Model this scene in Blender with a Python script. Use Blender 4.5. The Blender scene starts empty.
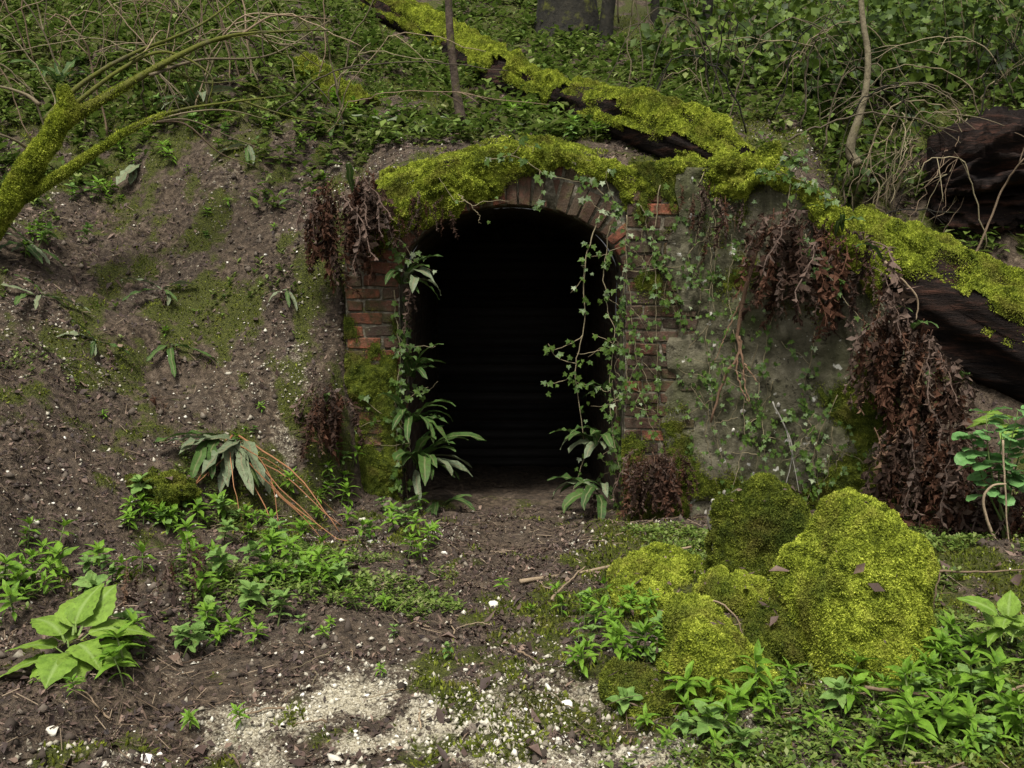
import bpy, bmesh, math, random
import numpy as np
from mathutils import Vector, Matrix, Euler

# ------------------------------------------------------------------ camera, sky, sun, exposure
scene = bpy.context.scene
COL = scene.collection
R = math.radians
CAM_Z, PITCH, FPX = 1.55, R(7.0), 995.0
cam_data = bpy.data.cameras.new("camera")
cam_data.sensor_width = 36.0
cam_data.lens = 36.0 * FPX / 1024.0
cam_data.clip_start, cam_data.clip_end = 0.05, 500.0
cam = bpy.data.objects.new("camera", cam_data)
cam.location = (0, 0, CAM_Z)
cam.rotation_euler = (R(90) - PITCH, 0, 0)
COL.objects.link(cam)
scene.camera = cam

SUN_EL, SUN_AZ = R(62), R(-166)          # azimuth of the direction TO the sun, from +Y clockwise
world = bpy.data.worlds.new("World")
scene.world = world
world.use_nodes = True
wn = world.node_tree
wn.nodes.clear()
wo = wn.nodes.new("ShaderNodeOutputWorld")
wb = wn.nodes.new("ShaderNodeBackground")
ws = wn.nodes.new("ShaderNodeTexSky")
ws.sky_type = 'NISHITA'
ws.sun_disc = False
ws.sun_elevation = SUN_EL
ws.sun_rotation = SUN_AZ
ws.air_density, ws.dust_density, ws.ozone_density = 1.0, 4.0, 1.0
wh = wn.nodes.new("ShaderNodeHueSaturation")
wh.inputs["Saturation"].default_value = 0.15
wb.inputs["Strength"].default_value = 0.05
wn.links.new(ws.outputs[0], wh.inputs["Color"])
wn.links.new(wh.outputs[0], wb.inputs["Color"])
wn.links.new(wb.outputs[0], wo.inputs["Surface"])
sun_data = bpy.data.lights.new("sun", 'SUN')
sun_data.energy = 1.5
sun_data.angle = R(14)
sun_data.color = (1.0, 0.96, 0.88)
sun = bpy.data.objects.new("sun", sun_data)
sd = Vector((math.sin(SUN_AZ) * math.cos(SUN_EL), math.cos(SUN_AZ) * math.cos(SUN_EL), math.sin(SUN_EL)))
sun.rotation_euler = sd.to_track_quat('Z', 'Y').to_euler()
COL.objects.link(sun)
scene.view_settings.view_transform = 'Standard'
scene.view_settings.look = 'None'
scene.view_settings.exposure = 1.85
scene.view_settings.gamma = 1.0
scene.render.engine = 'CYCLES'
scene.cycles.use_denoising = True
scene.cycles.max_bounces = 5
scene.cycles.diffuse_bounces = 3

rng = np.random.default_rng(7)
random.seed(7)

# ------------------------------------------------------------------ numeric helpers
def _h(i, j, k, seed):
    n = (i * 374761393 + j * 668265263 + k * 1274126177 + seed * 362437) & 0xffffffff
    n = ((n ^ (n >> 13)) * 1274126177) & 0xffffffff
    n = n ^ (n >> 16)
    return (n & 0xffff) / 65535.0

def vnoise(x, y, z, seed=0):
    x, y, z = np.broadcast_arrays(np.asarray(x, float), np.asarray(y, float), np.asarray(z, float))
    i, j, k = np.floor(x).astype(np.int64), np.floor(y).astype(np.int64), np.floor(z).astype(np.int64)
    fx, fy, fz = x - i, y - j, z - k
    fx, fy, fz = [f * f * (3 - 2 * f) for f in (fx, fy, fz)]
    r = 0
    for a in (0, 1):
        for b in (0, 1):
            for c in (0, 1):
                w = (fx if a else 1 - fx) * (fy if b else 1 - fy) * (fz if c else 1 - fz)
                r = r + w * _h(i + a, j + b, k + c, seed)
    return r * 2 - 1

def fbm(x, y, z=0.0, octv=4, seed=0, gain=0.5):
    r, a, f = 0, 1.0, 1.0
    for o in range(octv):
        r = r + a * vnoise(np.asarray(x) * f, np.asarray(y) * f, np.asarray(z) * f + 7.3 * o, seed + o)
        a *= gain
        f *= 2.03
    return r

def sstep(a, b, x):
    t = np.clip((x - a) / (b - a), 0, 1)
    return t * t * (3 - 2 * t)

def smin(a, b, k):
    h = np.clip(0.5 + 0.5 * (b - a) / k, 0, 1)
    return b * (1 - h) + a * h - k * h * (1 - h)

def smax(a, b, k):
    return -smin(-a, -b, k)

# ------------------------------------------------------------------ the lie of the land
X_L, X_R = -1.0, 1.07            # portal wall ends
WING_END = (2.30, 5.38)          # the wing wall's free end (front face)
PORTAL_Y = 6.0

def wall_y(x):
    x = np.asarray(x, float)
    return 6.15 - np.clip(x - X_R, 0, None) * (PORTAL_Y - WING_END[1]) / (WING_END[0] - X_R)

def wall_top(x):
    return np.interp(x, [-1.0, -0.75, -0.4, 0.0, 0.4, 0.7, 1.07, 1.45, 1.7, 1.9, 2.1, 2.3],
                     [1.72, 1.98, 2.14, 2.19, 2.16, 2.05, 2.10, 2.08, 1.90, 1.62, 1.15, 0.72])

def hill_plane(x, y):
    return 2.1 + 0.42 * (y - 6.2) + 0.10 * np.clip(-x - 1.2, 0, 4) + 0.10 * np.clip(x - 2.0, 0, 5)

def in_wall(x):
    return (x > X_L) & (x < WING_END[0])

def front_z(x, y):
    """ground in front of the walls"""
    d = -(x + 0.68) * 0.86 + (y - 6.0) * 0.50
    bank = np.where(d > 0, 0.86 * d, 0) * sstep(-0.15, 0.5, d) + 0.03
    face = 1.75 * np.clip((y - 5.25) / 1.15, 0, None) * (1 - sstep(0, 1, (-x - 1.25 - 0.6 * np.clip(y - 5.8, 0, None)) / 2.6)) * sstep(-0.93, -1.14, x + 0.06 * np.sin(y * 7) + 0.05 * fbm(x * 4, y * 4, 0, 2, 13))
    left = smax(bank, np.where(face > 0, face, 0.0), 0.75 * sstep(-0.95, -1.5, x) + 0.05)
    left = smin(left, hill_plane(x, y) + 0.15, 0.8)
    left = np.where(x < 0.5, left, 0.0)
    base = 0.03 + 0.10 * sstep(5.2, 3.6, y) - 0.05 * sstep(5.3, 6.0, y) * sstep(-0.6, -0.2, x) * sstep(0.9, 0.5, x)
    base = base + 0.10 * sstep(1.0, 2.4, x) * sstep(5.4, 3.8, y)
    base = base + 0.12 * sstep(-0.55, -0.9, x) * sstep(5.3, 5.95, y)
    base = base + (0.11 * sstep(0.22, 0.75, x) + 0.09 * sstep(-0.30, -0.85, x)) * sstep(3.4, 4.2, y) * sstep(5.85, 5.3, y)
    rb = np.clip(0.95 * (y - 4.95), 0, None) * sstep(2.15, 2.55, x) + 0.35 * np.clip(x - 2.7, 0, None)
    rb = smin(rb, hill_plane(x, y), 0.3)
    rb = np.where(x > 1.5, rb, 0.0)
    back = 0.12 * np.clip(-y + 0.5, 0, None)
    return smax(base, np.maximum(np.maximum(left, rb), back), 0.10)

def back_z(x, y):
    """ground behind (above) the walls"""
    w = wall_y(x)
    hp = hill_plane(x, y)
    t = wall_top(x) - 0.02 + 0.85 * np.clip(y - w, 0, None)
    return smin(t, np.maximum(hp, wall_top(x)*0 + 0.2), 0.15)

def detail(x, y):
    return 0.042 * fbm(x * 2.1, y * 2.1, 0, 3, 11) + 0.017 * fbm(x * 8, y * 8, 0, 4, 21, 0.6)

def H(x, y):
    x, y = np.broadcast_arrays(np.asarray(x, float), np.asarray(y, float))
    f = front_z(x, y)
    b = back_z(x, y)
    z = np.where(in_wall(x) & (y > wall_y(x)), b, f)
    wl = sstep(-1.9, -1.02, x) * sstep(5.95, 6.35, y) * (x <= X_L)
    z = np.where(wl > 0, z * (1 - wl) + back_z(np.maximum(x, X_L + 0.001), y) * wl, z)
    far = (0.035 * fbm(x * 4.5, y * 4.5, 1.0, 2, 6) + 0.016 * fbm(x * 13, y * 13, 1.0, 3, 16)) * sstep(-0.9, -1.3, x) + 0.25 * fbm(x * 0.35, y * 0.35, 3.0, 2, 5) * sstep(7.5, 11, y)
    return z + detail(x, y) + far

def cam_dir(px, py):
    u, v = (px - 512) / FPX, (384 - py) / FPX
    d = np.array([u, math.cos(PITCH) + v * math.sin(PITCH), -math.sin(PITCH) + v * math.cos(PITCH)])
    return d / d[1]

def at(px, py, Y):
    """point of the place that stands at depth Y"""
    d = cam_dir(px, py)
    return np.array([d[0] * Y, Y, CAM_Z + d[2] * Y])

_ys = np.arange(1.2, 30, 0.02)
def on_ground(px, py):
    d = cam_dir(px, py)
    z = CAM_Z + d[2] * _ys
    h = H(d[0] * _ys, _ys)
    k = np.argmax(z < h)
    if z[k] >= h[k]:
        k = len(_ys) - 1
    y = _ys[k]
    return np.array([d[0] * y, y, float(H(d[0] * y, y))])

def ground_normal(x, y, e=0.04):
    hx = (H(x + e, y) - H(x - e, y)) / (2 * e)
    hy = (H(x, y + e) - H(x, y - e)) / (2 * e)
    hx, hy = np.clip(hx, -2, 2), np.clip(hy, -2, 2)
    n = np.stack([-hx, -hy, np.ones_like(hx)], -1)
    return n / np.linalg.norm(n, axis=-1, keepdims=True)

# ------------------------------------------------------------------ mesh helpers
def make_mesh(name, V, F, mat=None, smooth=False, attrs=None):
    """F: one (n,k) array or a list of such arrays / python lists of faces"""
    V = np.asarray(V, np.float32).reshape(-1, 3)
    if isinstance(F, np.ndarray):
        F = [F]
    if len(F) and not isinstance(F[0], np.ndarray):
        groups = {}
        for f in F:
            groups.setdefault(len(f), []).append(f)
        F = [np.array(g, np.int32) for g in groups.values()]
    me = bpy.data.meshes.new(name)
    me.vertices.add(len(V))
    me.vertices.foreach_set("co", V.ravel())
    nl = sum(f.size for f in F)
    npoly = sum(len(f) for f in F)
    me.loops.add(nl)
    me.polygons.add(npoly)
    me.loops.foreach_set("vertex_index", np.concatenate([f.ravel() for f in F]).astype(np.int32))
    tot = np.concatenate([np.full(len(f), f.shape[1], np.int32) for f in F])
    st = np.concatenate([[0], np.cumsum(tot)[:-1]]).astype(np.int32)
    me.polygons.foreach_set("loop_start", st)
    if smooth:
        me.polygons.foreach_set("use_smooth", np.ones(npoly, bool))
    for k, a in (attrs or {}).items():
        at_ = me.attributes.new(k, 'FLOAT', 'POINT')
        at_.data.foreach_set("value", np.asarray(a, np.float32))
    me.update(calc_edges=True)
    me.validate()
    if mat:
        me.materials.append(mat)
    return me

def obj(name, me, parent=None, loc=(0, 0, 0), rot=None, scale=None):
    o = bpy.data.objects.new(name, me)
    COL.objects.link(o)
    o.location = loc
    if rot is not None:
        o.rotation_euler = rot
    if scale is not None:
        o.scale = scale if hasattr(scale, '__len__') else (scale,) * 3
    if parent is not None:
        o.parent = parent
    return o

def tag(o, label, cat, group=None, kind=None):
    o["label"] = label
    o["category"] = cat
    if group:
        o["group"] = group
    if kind:
        o["kind"] = kind
    return o

def thing(name, label, cat, loc=(0, 0, 0), rot=None, group=None, scale=None):
    o = obj(name, None, None, loc, rot, scale)
    return tag(o, label, cat, group)

def copy_tree(o, parent=None):
    c = o.copy()
    COL.objects.link(c)
    c.parent = parent
    for ch in o.children:
        copy_tree(ch, c)
    return c

def tri_of(F):
    F = np.asarray(F)
    if F.shape[1] == 4:
        return np.concatenate([F[:, [0, 1, 2]], F[:, [0, 2, 3]]])
    return F

def vnormals(V, F):
    T = tri_of(F)
    n = np.cross(V[T[:, 1]] - V[T[:, 0]], V[T[:, 2]] - V[T[:, 0]])
    N = np.zeros_like(V)
    for k in range(3):
        np.add.at(N, T[:, k], n)
    return N / (np.linalg.norm(N, axis=1, keepdims=True) + 1e-12)

def sample_surface(V, F, n, weight=None):
    T = tri_of(F)
    A = V[T[:, 0]]; B = V[T[:, 1]]; C = V[T[:, 2]]
    nr = np.cross(B - A, C - A)
    ar = np.linalg.norm(nr, axis=1)
    w = ar.copy()
    if weight is not None:
        w = w * np.clip(weight[T].mean(1), 0, None)
    idx = rng.choice(len(T), n, p=w / w.sum())
    u, v = rng.random(n), rng.random(n)
    m = u + v > 1
    u[m], v[m] = 1 - u[m], 1 - v[m]
    P = A[idx] + (B - A)[idx] * u[:, None] + (C - A)[idx] * v[:, None]
    return P, nr[idx] / (ar[idx, None] + 1e-12)

def blades(P, N, length, width, spread=0.9, up=0.0, lift=0.0):
    """small kite-shaped moss leaves standing on points P along N"""
    n = len(P)
    D = N + spread * rng.normal(size=(n, 3)) + np.array([0, 0, up])
    D /= np.linalg.norm(D, axis=1, keepdims=True)
    S = np.cross(D, rng.normal(size=(n, 3)))
    S /= np.linalg.norm(S, axis=1, keepdims=True) + 1e-9
    L = length * (0.5 + rng.random(n))[:, None]
    W = width * (0.6 + 0.8 * rng.random(n))[:, None]
    P = P + N * lift
    C = np.cross(S, D) * L * 0.15
    V = np.stack([P, P + D * L * 0.5 + S * W * 0.5 + C, P + D * L, P + D * L * 0.5 - S * W * 0.5 + C], 1).reshape(-1, 3)
    F = np.arange(4 * n).reshape(-1, 4)
    rnd = np.repeat(rng.random(n), 4)
    return V, F, rnd

def tube(P, rad, seg=8, cap=True):
    P = np.asarray(P, float)
    rad = np.broadcast_to(np.asarray(rad, float), (len(P),))
    T = np.gradient(P, axis=0)
    T /= np.linalg.norm(T, axis=1, keepdims=True) + 1e-12
    ref = np.array([0, 0, 1.0]) if abs(T[0][2]) < 0.9 else np.array([1.0, 0, 0])
    n = np.cross(T[0], ref); n /= np.linalg.norm(n)
    V = []
    ang = np.arange(seg) * 2 * math.pi / seg
    for i in range(len(P)):
        n = n - T[i] * n.dot(T[i]); n /= np.linalg.norm(n) + 1e-12
        b = np.cross(T[i], n)
        V.append(P[i] + rad[i] * (np.cos(ang)[:, None] * n + np.sin(ang)[:, None] * b))
    V = np.concatenate(V)
    a = np.arange(len(P) - 1)[:, None] * seg + np.arange(seg)[None]
    b = np.arange(len(P) - 1)[:, None] * seg + (np.arange(seg)[None] + 1) % seg
    F = np.stack([a, b, b + seg, a + seg], -1).reshape(-1, 4)
    if cap:
        V = np.concatenate([V, P[:1], P[-1:]])
        i0, i1 = len(V) - 2, len(V) - 1
        e = (len(P) - 1) * seg
        k = np.arange(seg); k2 = (k + 1) % seg
        # caps as degenerate-free quads are awkward; use tris packed as quads is invalid -> return separately
        Ct = np.concatenate([np.stack([np.full(seg, i0), k2, k], -1), np.stack([np.full(seg, i1), e + k, e + k2], -1)])
        return V, [F, Ct]
    return V, [F]

def join(parts):
    """parts: list of (V, [F...]) -> V, [F...]"""
    Vs, Fs, off = [], {}, 0
    for V, F in parts:
        if isinstance(F, np.ndarray):
            F = [F]
        for f in F:
            Fs.setdefault(f.shape[1], []).append(f + off)
        Vs.append(V)
        off += len(V)
    return np.concatenate(Vs), [np.concatenate(v) for v in Fs.values()]

def smooth_path(pts, n):
    pts = np.asarray(pts, float)
    t = np.linspace(0, 1, len(pts))
    u = np.linspace(0, 1, n)
    m = np.gradient(pts, axis=0) * (len(pts) - 1) / max(1, len(pts) - 1)
    out = []
    for x in u:
        s = x * (len(pts) - 1)
        i = min(int(s), len(pts) - 2)
        f = s - i
        h00, h10 = 2*f**3 - 3*f**2 + 1, f**3 - 2*f**2 + f
        h01, h11 = -2*f**3 + 3*f**2, f**3 - f**2
        out.append(h00*pts[i] + h10*m[i] + h01*pts[i+1] + h11*m[i+1])
    return np.array(out)

def icosphere(sub):
    bm = bmesh.new()
    bmesh.ops.create_icosphere(bm, subdivisions=sub, radius=1.0)
    V = np.array([v.co[:] for v in bm.verts])
    F = np.array([[v.index for v in f.verts] for f in bm.faces])
    bm.free()
    return V, F

def rough_rod(P, rad, seg=7, jitter=0.0):
    P = np.array(P, float)
    if jitter:
        P[1:-1] += rng.normal(size=(len(P) - 2, 3)) * jitter
    return tube(P, rad, seg)

# ------------------------------------------------------------------ materials
class Mat:
    def __init__(self, name, rough=0.8, spec=0.3):
        self.m = bpy.data.materials.new(name)
        self.m.use_nodes = True
        self.nt = self.m.node_tree
        self.b = self.nt.nodes["Principled BSDF"]
        self.b.inputs["Roughness"].default_value = rough
        self.b.inputs["Specular IOR Level"].default_value = spec
        self.out = self.nt.nodes["Material Output"]
        self.tc = None
    def n(self, t, **kw):
        nd = self.nt.nodes.new(t)
        for k, v in kw.items():
            setattr(nd, k, v)
        return nd
    def link(self, a, b):
        self.nt.links.new(a, b)
    def coord(self, kind="Object"):
        if self.tc is None:
            self.tc = self.n("ShaderNodeTexCoord")
        return self.tc.outputs[kind]
    def pos(self):
        return self.n("ShaderNodeNewGeometry").outputs["Position"]
    def noise(self, scale, detail=4, rough=0.6, vec=None, stretch=None):
        nd = self.n("ShaderNodeTexNoise")
        nd.inputs["Scale"].default_value = scale
        nd.inputs["Detail"].default_value = detail
        nd.inputs["Roughness"].default_value = rough
        v = vec if vec is not None else self.pos()
        if stretch:
            mp = self.n("ShaderNodeMapping")
            mp.inputs["Scale"].default_value = stretch
            self.link(v, mp.inputs["Vector"])
            v = mp.outputs[0]
        self.link(v, nd.inputs["Vector"])
        return nd.outputs["Fac"]
    def attr(self, name):
        nd = self.n("ShaderNodeAttribute")
        nd.attribute_name = name
        return nd.outputs["Fac"]
    def rnd(self):
        return self.n("ShaderNodeObjectInfo").outputs["Random"]
    def ramp(self, fac, stops):
        nd = self.n("ShaderNodeValToRGB")
        e = nd.color_ramp.elements
        while len(e) < len(stops):
            e.new(0.5)
        for s, (p, c) in zip(e, stops):
            s.position = p
            s.color = (c[0], c[1], c[2], 1)
        self.link(fac, nd.inputs["Fac"])
        return nd.outputs["Color"]
    def mix(self, fac, a, b, blend='MIX'):
        nd = self.n("ShaderNodeMix", data_type='RGBA', blend_type=blend)
        for sock, v in ((nd.inputs[0], fac), (nd.inputs[6], a), (nd.inputs[7], b)):
            if hasattr(v, "links"):
                self.link(v, sock)
            elif hasattr(v, "__len__"):
                sock.default_value = (v[0], v[1], v[2], 1)
            else:
                sock.default_value = v
        return nd.outputs[2]
    def math(self, op, a, b=0.0, clamp=False):
        nd = self.n("ShaderNodeMath", operation=op, use_clamp=clamp)
        for sock, v in ((nd.inputs[0], a), (nd.inputs[1], b)):
            if hasattr(v, "links"):
                self.link(v, sock)
            else:
                sock.default_value = v
        return nd.outputs[0]
    def range(self, v, a, b):
        nd = self.n("ShaderNodeMapRange")
        nd.clamp = True
        nd.inputs[1].default_value, nd.inputs[2].default_value = a, b
        self.link(v, nd.inputs[0])
        return nd.outputs[0]
    def color(self, c):
        if hasattr(c, "links"):
            self.link(c, self.b.inputs["Base Color"])
        else:
            self.b.inputs["Base Color"].default_value = (*c, 1)
        self.c = c
        return self
    def bump(self, h, strength=0.5, dist=0.01):
        nd = self.n("ShaderNodeBump")
        nd.inputs["Strength"].default_value = strength
        nd.inputs["Distance"].default_value = dist
        self.link(h, nd.inputs["Height"])
        self.link(nd.outputs[0], self.b.inputs["Normal"])
        return self
    def leafy(self, amount=0.25):
        tr = self.n("ShaderNodeBsdfTranslucent")
        if hasattr(self.c, "links"):
            self.link(self.c, tr.inputs["Color"])
        else:
            tr.inputs["Color"].default_value = (*self.c, 1)
        mx = self.n("ShaderNodeMixShader")
        mx.inputs[0].default_value = amount
        self.link(self.b.outputs[0], mx.inputs[1])
        self.link(tr.outputs[0], mx.inputs[2])
        self.link(mx.outputs[0], self.out.inputs["Surface"])
        return self

def mat_ground():
    M = Mat("woodland_soil", 0.9, 0.2)
    n1 = M.noise(26, 5, 0.7)
    n2 = M.noise(120, 3, 0.6)
    n3 = M.noise(3.2, 4, 0.6)
    soil = M.ramp(n1, [(0.30, (0.012, 0.008, 0.006)), (0.46, (0.042, 0.030, 0.019)), (0.58, (0.095, 0.069, 0.046)), (0.74, (0.165, 0.126, 0.088))])
    soil = M.mix(M.range(n3, 0.35, 0.7), soil, M.mix(0.5, soil, (0.07, 0.055, 0.042)))
    ch = M.attr("chalk")
    chmask = M.math('ADD', M.math('MULTIPLY', ch, 1.0), M.math('MULTIPLY', M.math('SUBTRACT', n1, 0.5), 1.3))
    chmask = M.range(M.math('ADD', chmask, M.math('MULTIPLY', M.math('SUBTRACT', n2, 0.5), 1.3)), 0.36, 0.95)
    chalk = M.ramp(n2, [(0.25, (0.16, 0.135, 0.09)), (0.5, (0.36, 0.32, 0.225)), (0.75, (0.60, 0.56, 0.44))])
    c = M.mix(chmask, soil, chalk)
    ms = M.attr("moss")
    mmask = M.math('ADD', ms, M.math('MULTIPLY', M.math('SUBTRACT', M.noise(14, 4, 0.7), 0.5), 1.2))
    mmask = M.range(mmask, 0.40, 0.62)
    moss = M.ramp(n2, [(0.3, (0.018, 0.020, 0.006)), (0.55, (0.050, 0.056, 0.010)), (0.75, (0.11, 0.115, 0.018))])
    c = M.mix(mmask, c, moss)
    M.color(c)
    M.bump(M.math('ADD', n1, M.math('MULTIPLY', n2, 0.5)), 0.9, 0.03)
    return M.m

def mat_moss(name="moss", lo=(0.050, 0.068, 0.008), mid=(0.26, 0.31, 0.030), hi=(0.62, 0.67, 0.10)):
    M = Mat(name, 0.85, 0.15)
    a = M.attr("rnd")
    n = M.noise(11, 4, 0.7)
    n9 = M.noise(34, 3, 0.6)
    f = M.math('ADD', M.math('MULTIPLY', a, 0.24), M.math('ADD', M.math('MULTIPLY', n, 0.75), M.math('MULTIPLY', n9, 0.45)))
    c = M.ramp(f, [(0.50, lo), (0.72, mid), (0.94, hi)])
    n2 = M.noise(5.5, 4, 0.65)
    c = M.mix(M.range(n2, 0.50, 0.66), c, M.mix(0.62, c, (0.075, 0.050, 0.018)))
    c = M.mix(M.range(M.noise(4.2, 3, 0.6), 0.50, 0.34), c, M.mix(0.5, c, (0.030, 0.052, 0.008)))
    M.color(c)
    M.leafy(0.3)
    return M.m

def mat_leaf(name, lo, hi, rough=0.45, trans=0.3, vein=None, spec=0.18, spots=None):
    M = Mat(name, rough, spec)
    c = M.ramp(M.rnd(), [(0.0, lo), (1.0, hi)])
    n = M.noise(35, 3, 0.6)
    c = M.mix(M.range(n, 0.35, 0.75), c, M.mix(0.5, c, tuple(min(1, v * 1.8) for v in hi)))
    if spots:
        c = M.mix(M.range(M.noise(60, 3, 0.7), 0.56, 0.68), c, spots)
    if vein:
        e = M.attr("mid")
        c = M.mix(M.range(e, 0.80, 0.98), c, vein)
    M.color(c)
    M.bump(M.math('ADD', n, M.noise(90, 2, 0.5)), 0.55, 0.006)
    M.leafy(trans)
    return M.m

def mat_leaf_attr(name, stops, rough=0.5, trans=0.3, scale=4):
    M = Mat(name, rough, 0.18)
    f = M.math('ADD', M.math('MULTIPLY', M.attr("rnd"), 0.7), M.math('MULTIPLY', M.noise(scale, 3, 0.6), 0.5))
    M.color(M.ramp(f, stops))
    M.leafy(trans)
    return M.m

def mat_brick():
    M = Mat("old_brick", 0.9, 0.2)
    n = M.noise(22, 5, 0.7)
    n2 = M.noise(90, 3, 0.6)
    c = M.ramp(M.rnd(), [(0.0, (0.040, 0.025, 0.018)), (0.4, (0.072, 0.038, 0.026)), (0.75, (0.12, 0.048, 0.030)), (1.0, (0.26, 0.082, 0.042))])
    c = M.mix(M.math('MULTIPLY', M.range(n, 0.34, 0.62), 0.85), c, (0.050, 0.040, 0.027))
    g = M.noise(5.5, 4, 0.7)
    c = M.mix(M.range(g, 0.46, 0.64), c, M.mix(0.6, c, (0.042, 0.046, 0.012)))
    c = M.mix(M.range(n2, 0.66, 0.74), c, (0.24, 0.21, 0.17))
    M.color(c)
    M.bump(M.math('ADD', n, M.math('MULTIPLY', n2, 0.5)), 0.8, 0.012)
    return M.m

def mat_brick_red():
    M = Mat("red_arch_brick", 0.9, 0.2)
    n = M.noise(22, 5, 0.7)
    n2 = M.noise(90, 3, 0.6)
    c = M.ramp(M.rnd(), [(0.0, (0.060, 0.042, 0.027)), (0.45, (0.088, 0.044, 0.029)), (0.8, (0.13, 0.050, 0.032)), (1.0, (0.20, 0.072, 0.042))])
    c = M.mix(M.math('MULTIPLY', M.range(n, 0.42, 0.66), 0.85), c, (0.052, 0.042, 0.028))
    c = M.mix(M.range(M.noise(6.5, 4, 0.7), 0.54, 0.68), c, M.mix(0.6, c, (0.075, 0.078, 0.022)))
    M.color(c)
    M.bump(M.math('ADD', n, M.math('MULTIPLY', n2, 0.5)), 0.8, 0.012)
    return M.m

def mat_mortar():
    M = Mat("old_lime_mortar", 0.95, 0.1)
    n = M.noise(30, 5, 0.7)
    c = M.ramp(n, [(0.3, (0.030, 0.026, 0.018)), (0.50, (0.11, 0.097, 0.07)), (0.70, (0.27, 0.245, 0.19))])
    M.color(c)
    M.bump(n, 0.8, 0.01)
    return M.m

def mat_lining():
    M = Mat("dark_tunnel_brick", 0.95, 0.05)
    n = M.noise(9, 5, 0.7)
    br = M.n("ShaderNodeTexBrick")
    br.inputs["Scale"].default_value = 1.0
    br.inputs["Brick Width"].default_value = 0.225
    br.inputs["Row Height"].default_value = 0.075
    br.inputs["Mortar Size"].default_value = 0.008
    cb = M.n("ShaderNodeCombineXYZ")
    sp = M.n("ShaderNodeSeparateXYZ")
    M.link(M.pos(), sp.inputs[0])
    M.link(M.math('ADD', sp.outputs[0], sp.outputs[1]), cb.inputs[0])
    M.link(sp.outputs[2], cb.inputs[1])
    M.link(cb.outputs[0], br.inputs["Vector"])
    br.inputs["Color1"].default_value = (0.085, 0.058, 0.042, 1)
    br.inputs["Color2"].default_value = (0.055, 0.040, 0.030, 1)
    br.inputs["Mortar"].default_value = (0.085, 0.075, 0.06, 1)
    M.color(M.mix(M.range(n, 0.4, 0.7), br.outputs["Color"], (0.016, 0.015, 0.010)))  # near-black blotches mixed over the brick tones by noise
    M.bump(br.outputs["Fac"], 0.5, -0.01)
    return M.m

def mat_render():
    M = Mat("weathered_wall_render", 0.92, 0.15)
    n = M.noise(7, 6, 0.7)
    n2 = M.noise(45, 4, 0.65)
    n3 = M.noise(2.2, 3, 0.6)
    c = M.ramp(n, [(0.26, (0.040, 0.037, 0.024)), (0.45, (0.085, 0.077, 0.050)), (0.60, (0.135, 0.122, 0.083)), (0.78, (0.22, 0.20, 0.145))])
    c = M.mix(M.range(n3, 0.46, 0.66), c, M.mix(0.65, c, (0.036, 0.044, 0.011)))
    st = M.noise(6, 4, 0.6, stretch=(1.6, 1.6, 0.25))
    c = M.mix(M.range(st, 0.55, 0.72), c, M.mix(0.7, c, (0.022, 0.02, 0.013)))
    c = M.mix(M.range(n2, 0.66, 0.72), c, (0.30, 0.28, 0.23))
    c = M.mix(M.range(M.noise(19, 4, 0.7), 0.60, 0.66), c, (0.030, 0.026, 0.017))
    c = M.mix(M.range(M.noise(13, 3, 0.55), 0.66, 0.70), c, (0.40, 0.39, 0.34))
    M.color(c)
    M.bump(M.math('ADD', n, M.math('MULTIPLY', n2, 0.5)), 0.8, 0.025)
    return M.m

def mat_bark(name, lo, hi, moss=0.0, stretch=(1, 1, 1), scale=14):
    M = Mat(name, 0.9, 0.2)
    n = M.noise(scale, 5, 0.7, stretch=stretch)
    c = M.ramp(n, [(0.3, lo), (0.7, hi)])
    if moss:
        c = M.mix(M.range(M.noise(5, 4, 0.7), 0.62 - moss * 0.3, 0.78 - moss * 0.3), c, (0.075, 0.080, 0.012))
    M.color(c)
    M.bump(n, 0.9, 0.02)
    return M.m

def mat_rot():
    M = Mat("rotten_wood", 0.85, 0.12)
    w = M.noise(9, 6, 0.75, stretch=(0.35, 0.35, 2.2))
    c = M.ramp(w, [(0.36, (0.004, 0.003, 0.003)), (0.52, (0.014, 0.009, 0.007)), (0.66, (0.060, 0.028, 0.019)), (0.80, (0.15, 0.075, 0.048))])
    M.color(c)
    M.bump(w, 1.0, 0.04)
    return M.m

def mat_simple(name, stops, scale=20, rough=0.85, use_rnd=True, spec=0.25):
    M = Mat(name, rough, spec)
    n = M.noise(scale, 4, 0.65)
    f = M.math('ADD', M.math('MULTIPLY', M.rnd(), 0.6), M.math('MULTIPLY', n, 0.55)) if use_rnd else n
    M.color(M.ramp(f, stops))
    M.bump(n, 0.5, 0.006)
    return M.m

def mat_attr(name, stops, rough=0.85, spec=0.2, trans=0.0):
    M = Mat(name, rough, spec)
    f = M.math('ADD', M.math('MULTIPLY', M.attr("rnd"), 0.8), M.math('MULTIPLY', M.noise(40, 3, 0.6), 0.3))
    M.color(M.ramp(f, stops))
    if trans:
        M.leafy(trans)
    return M.m

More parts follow.
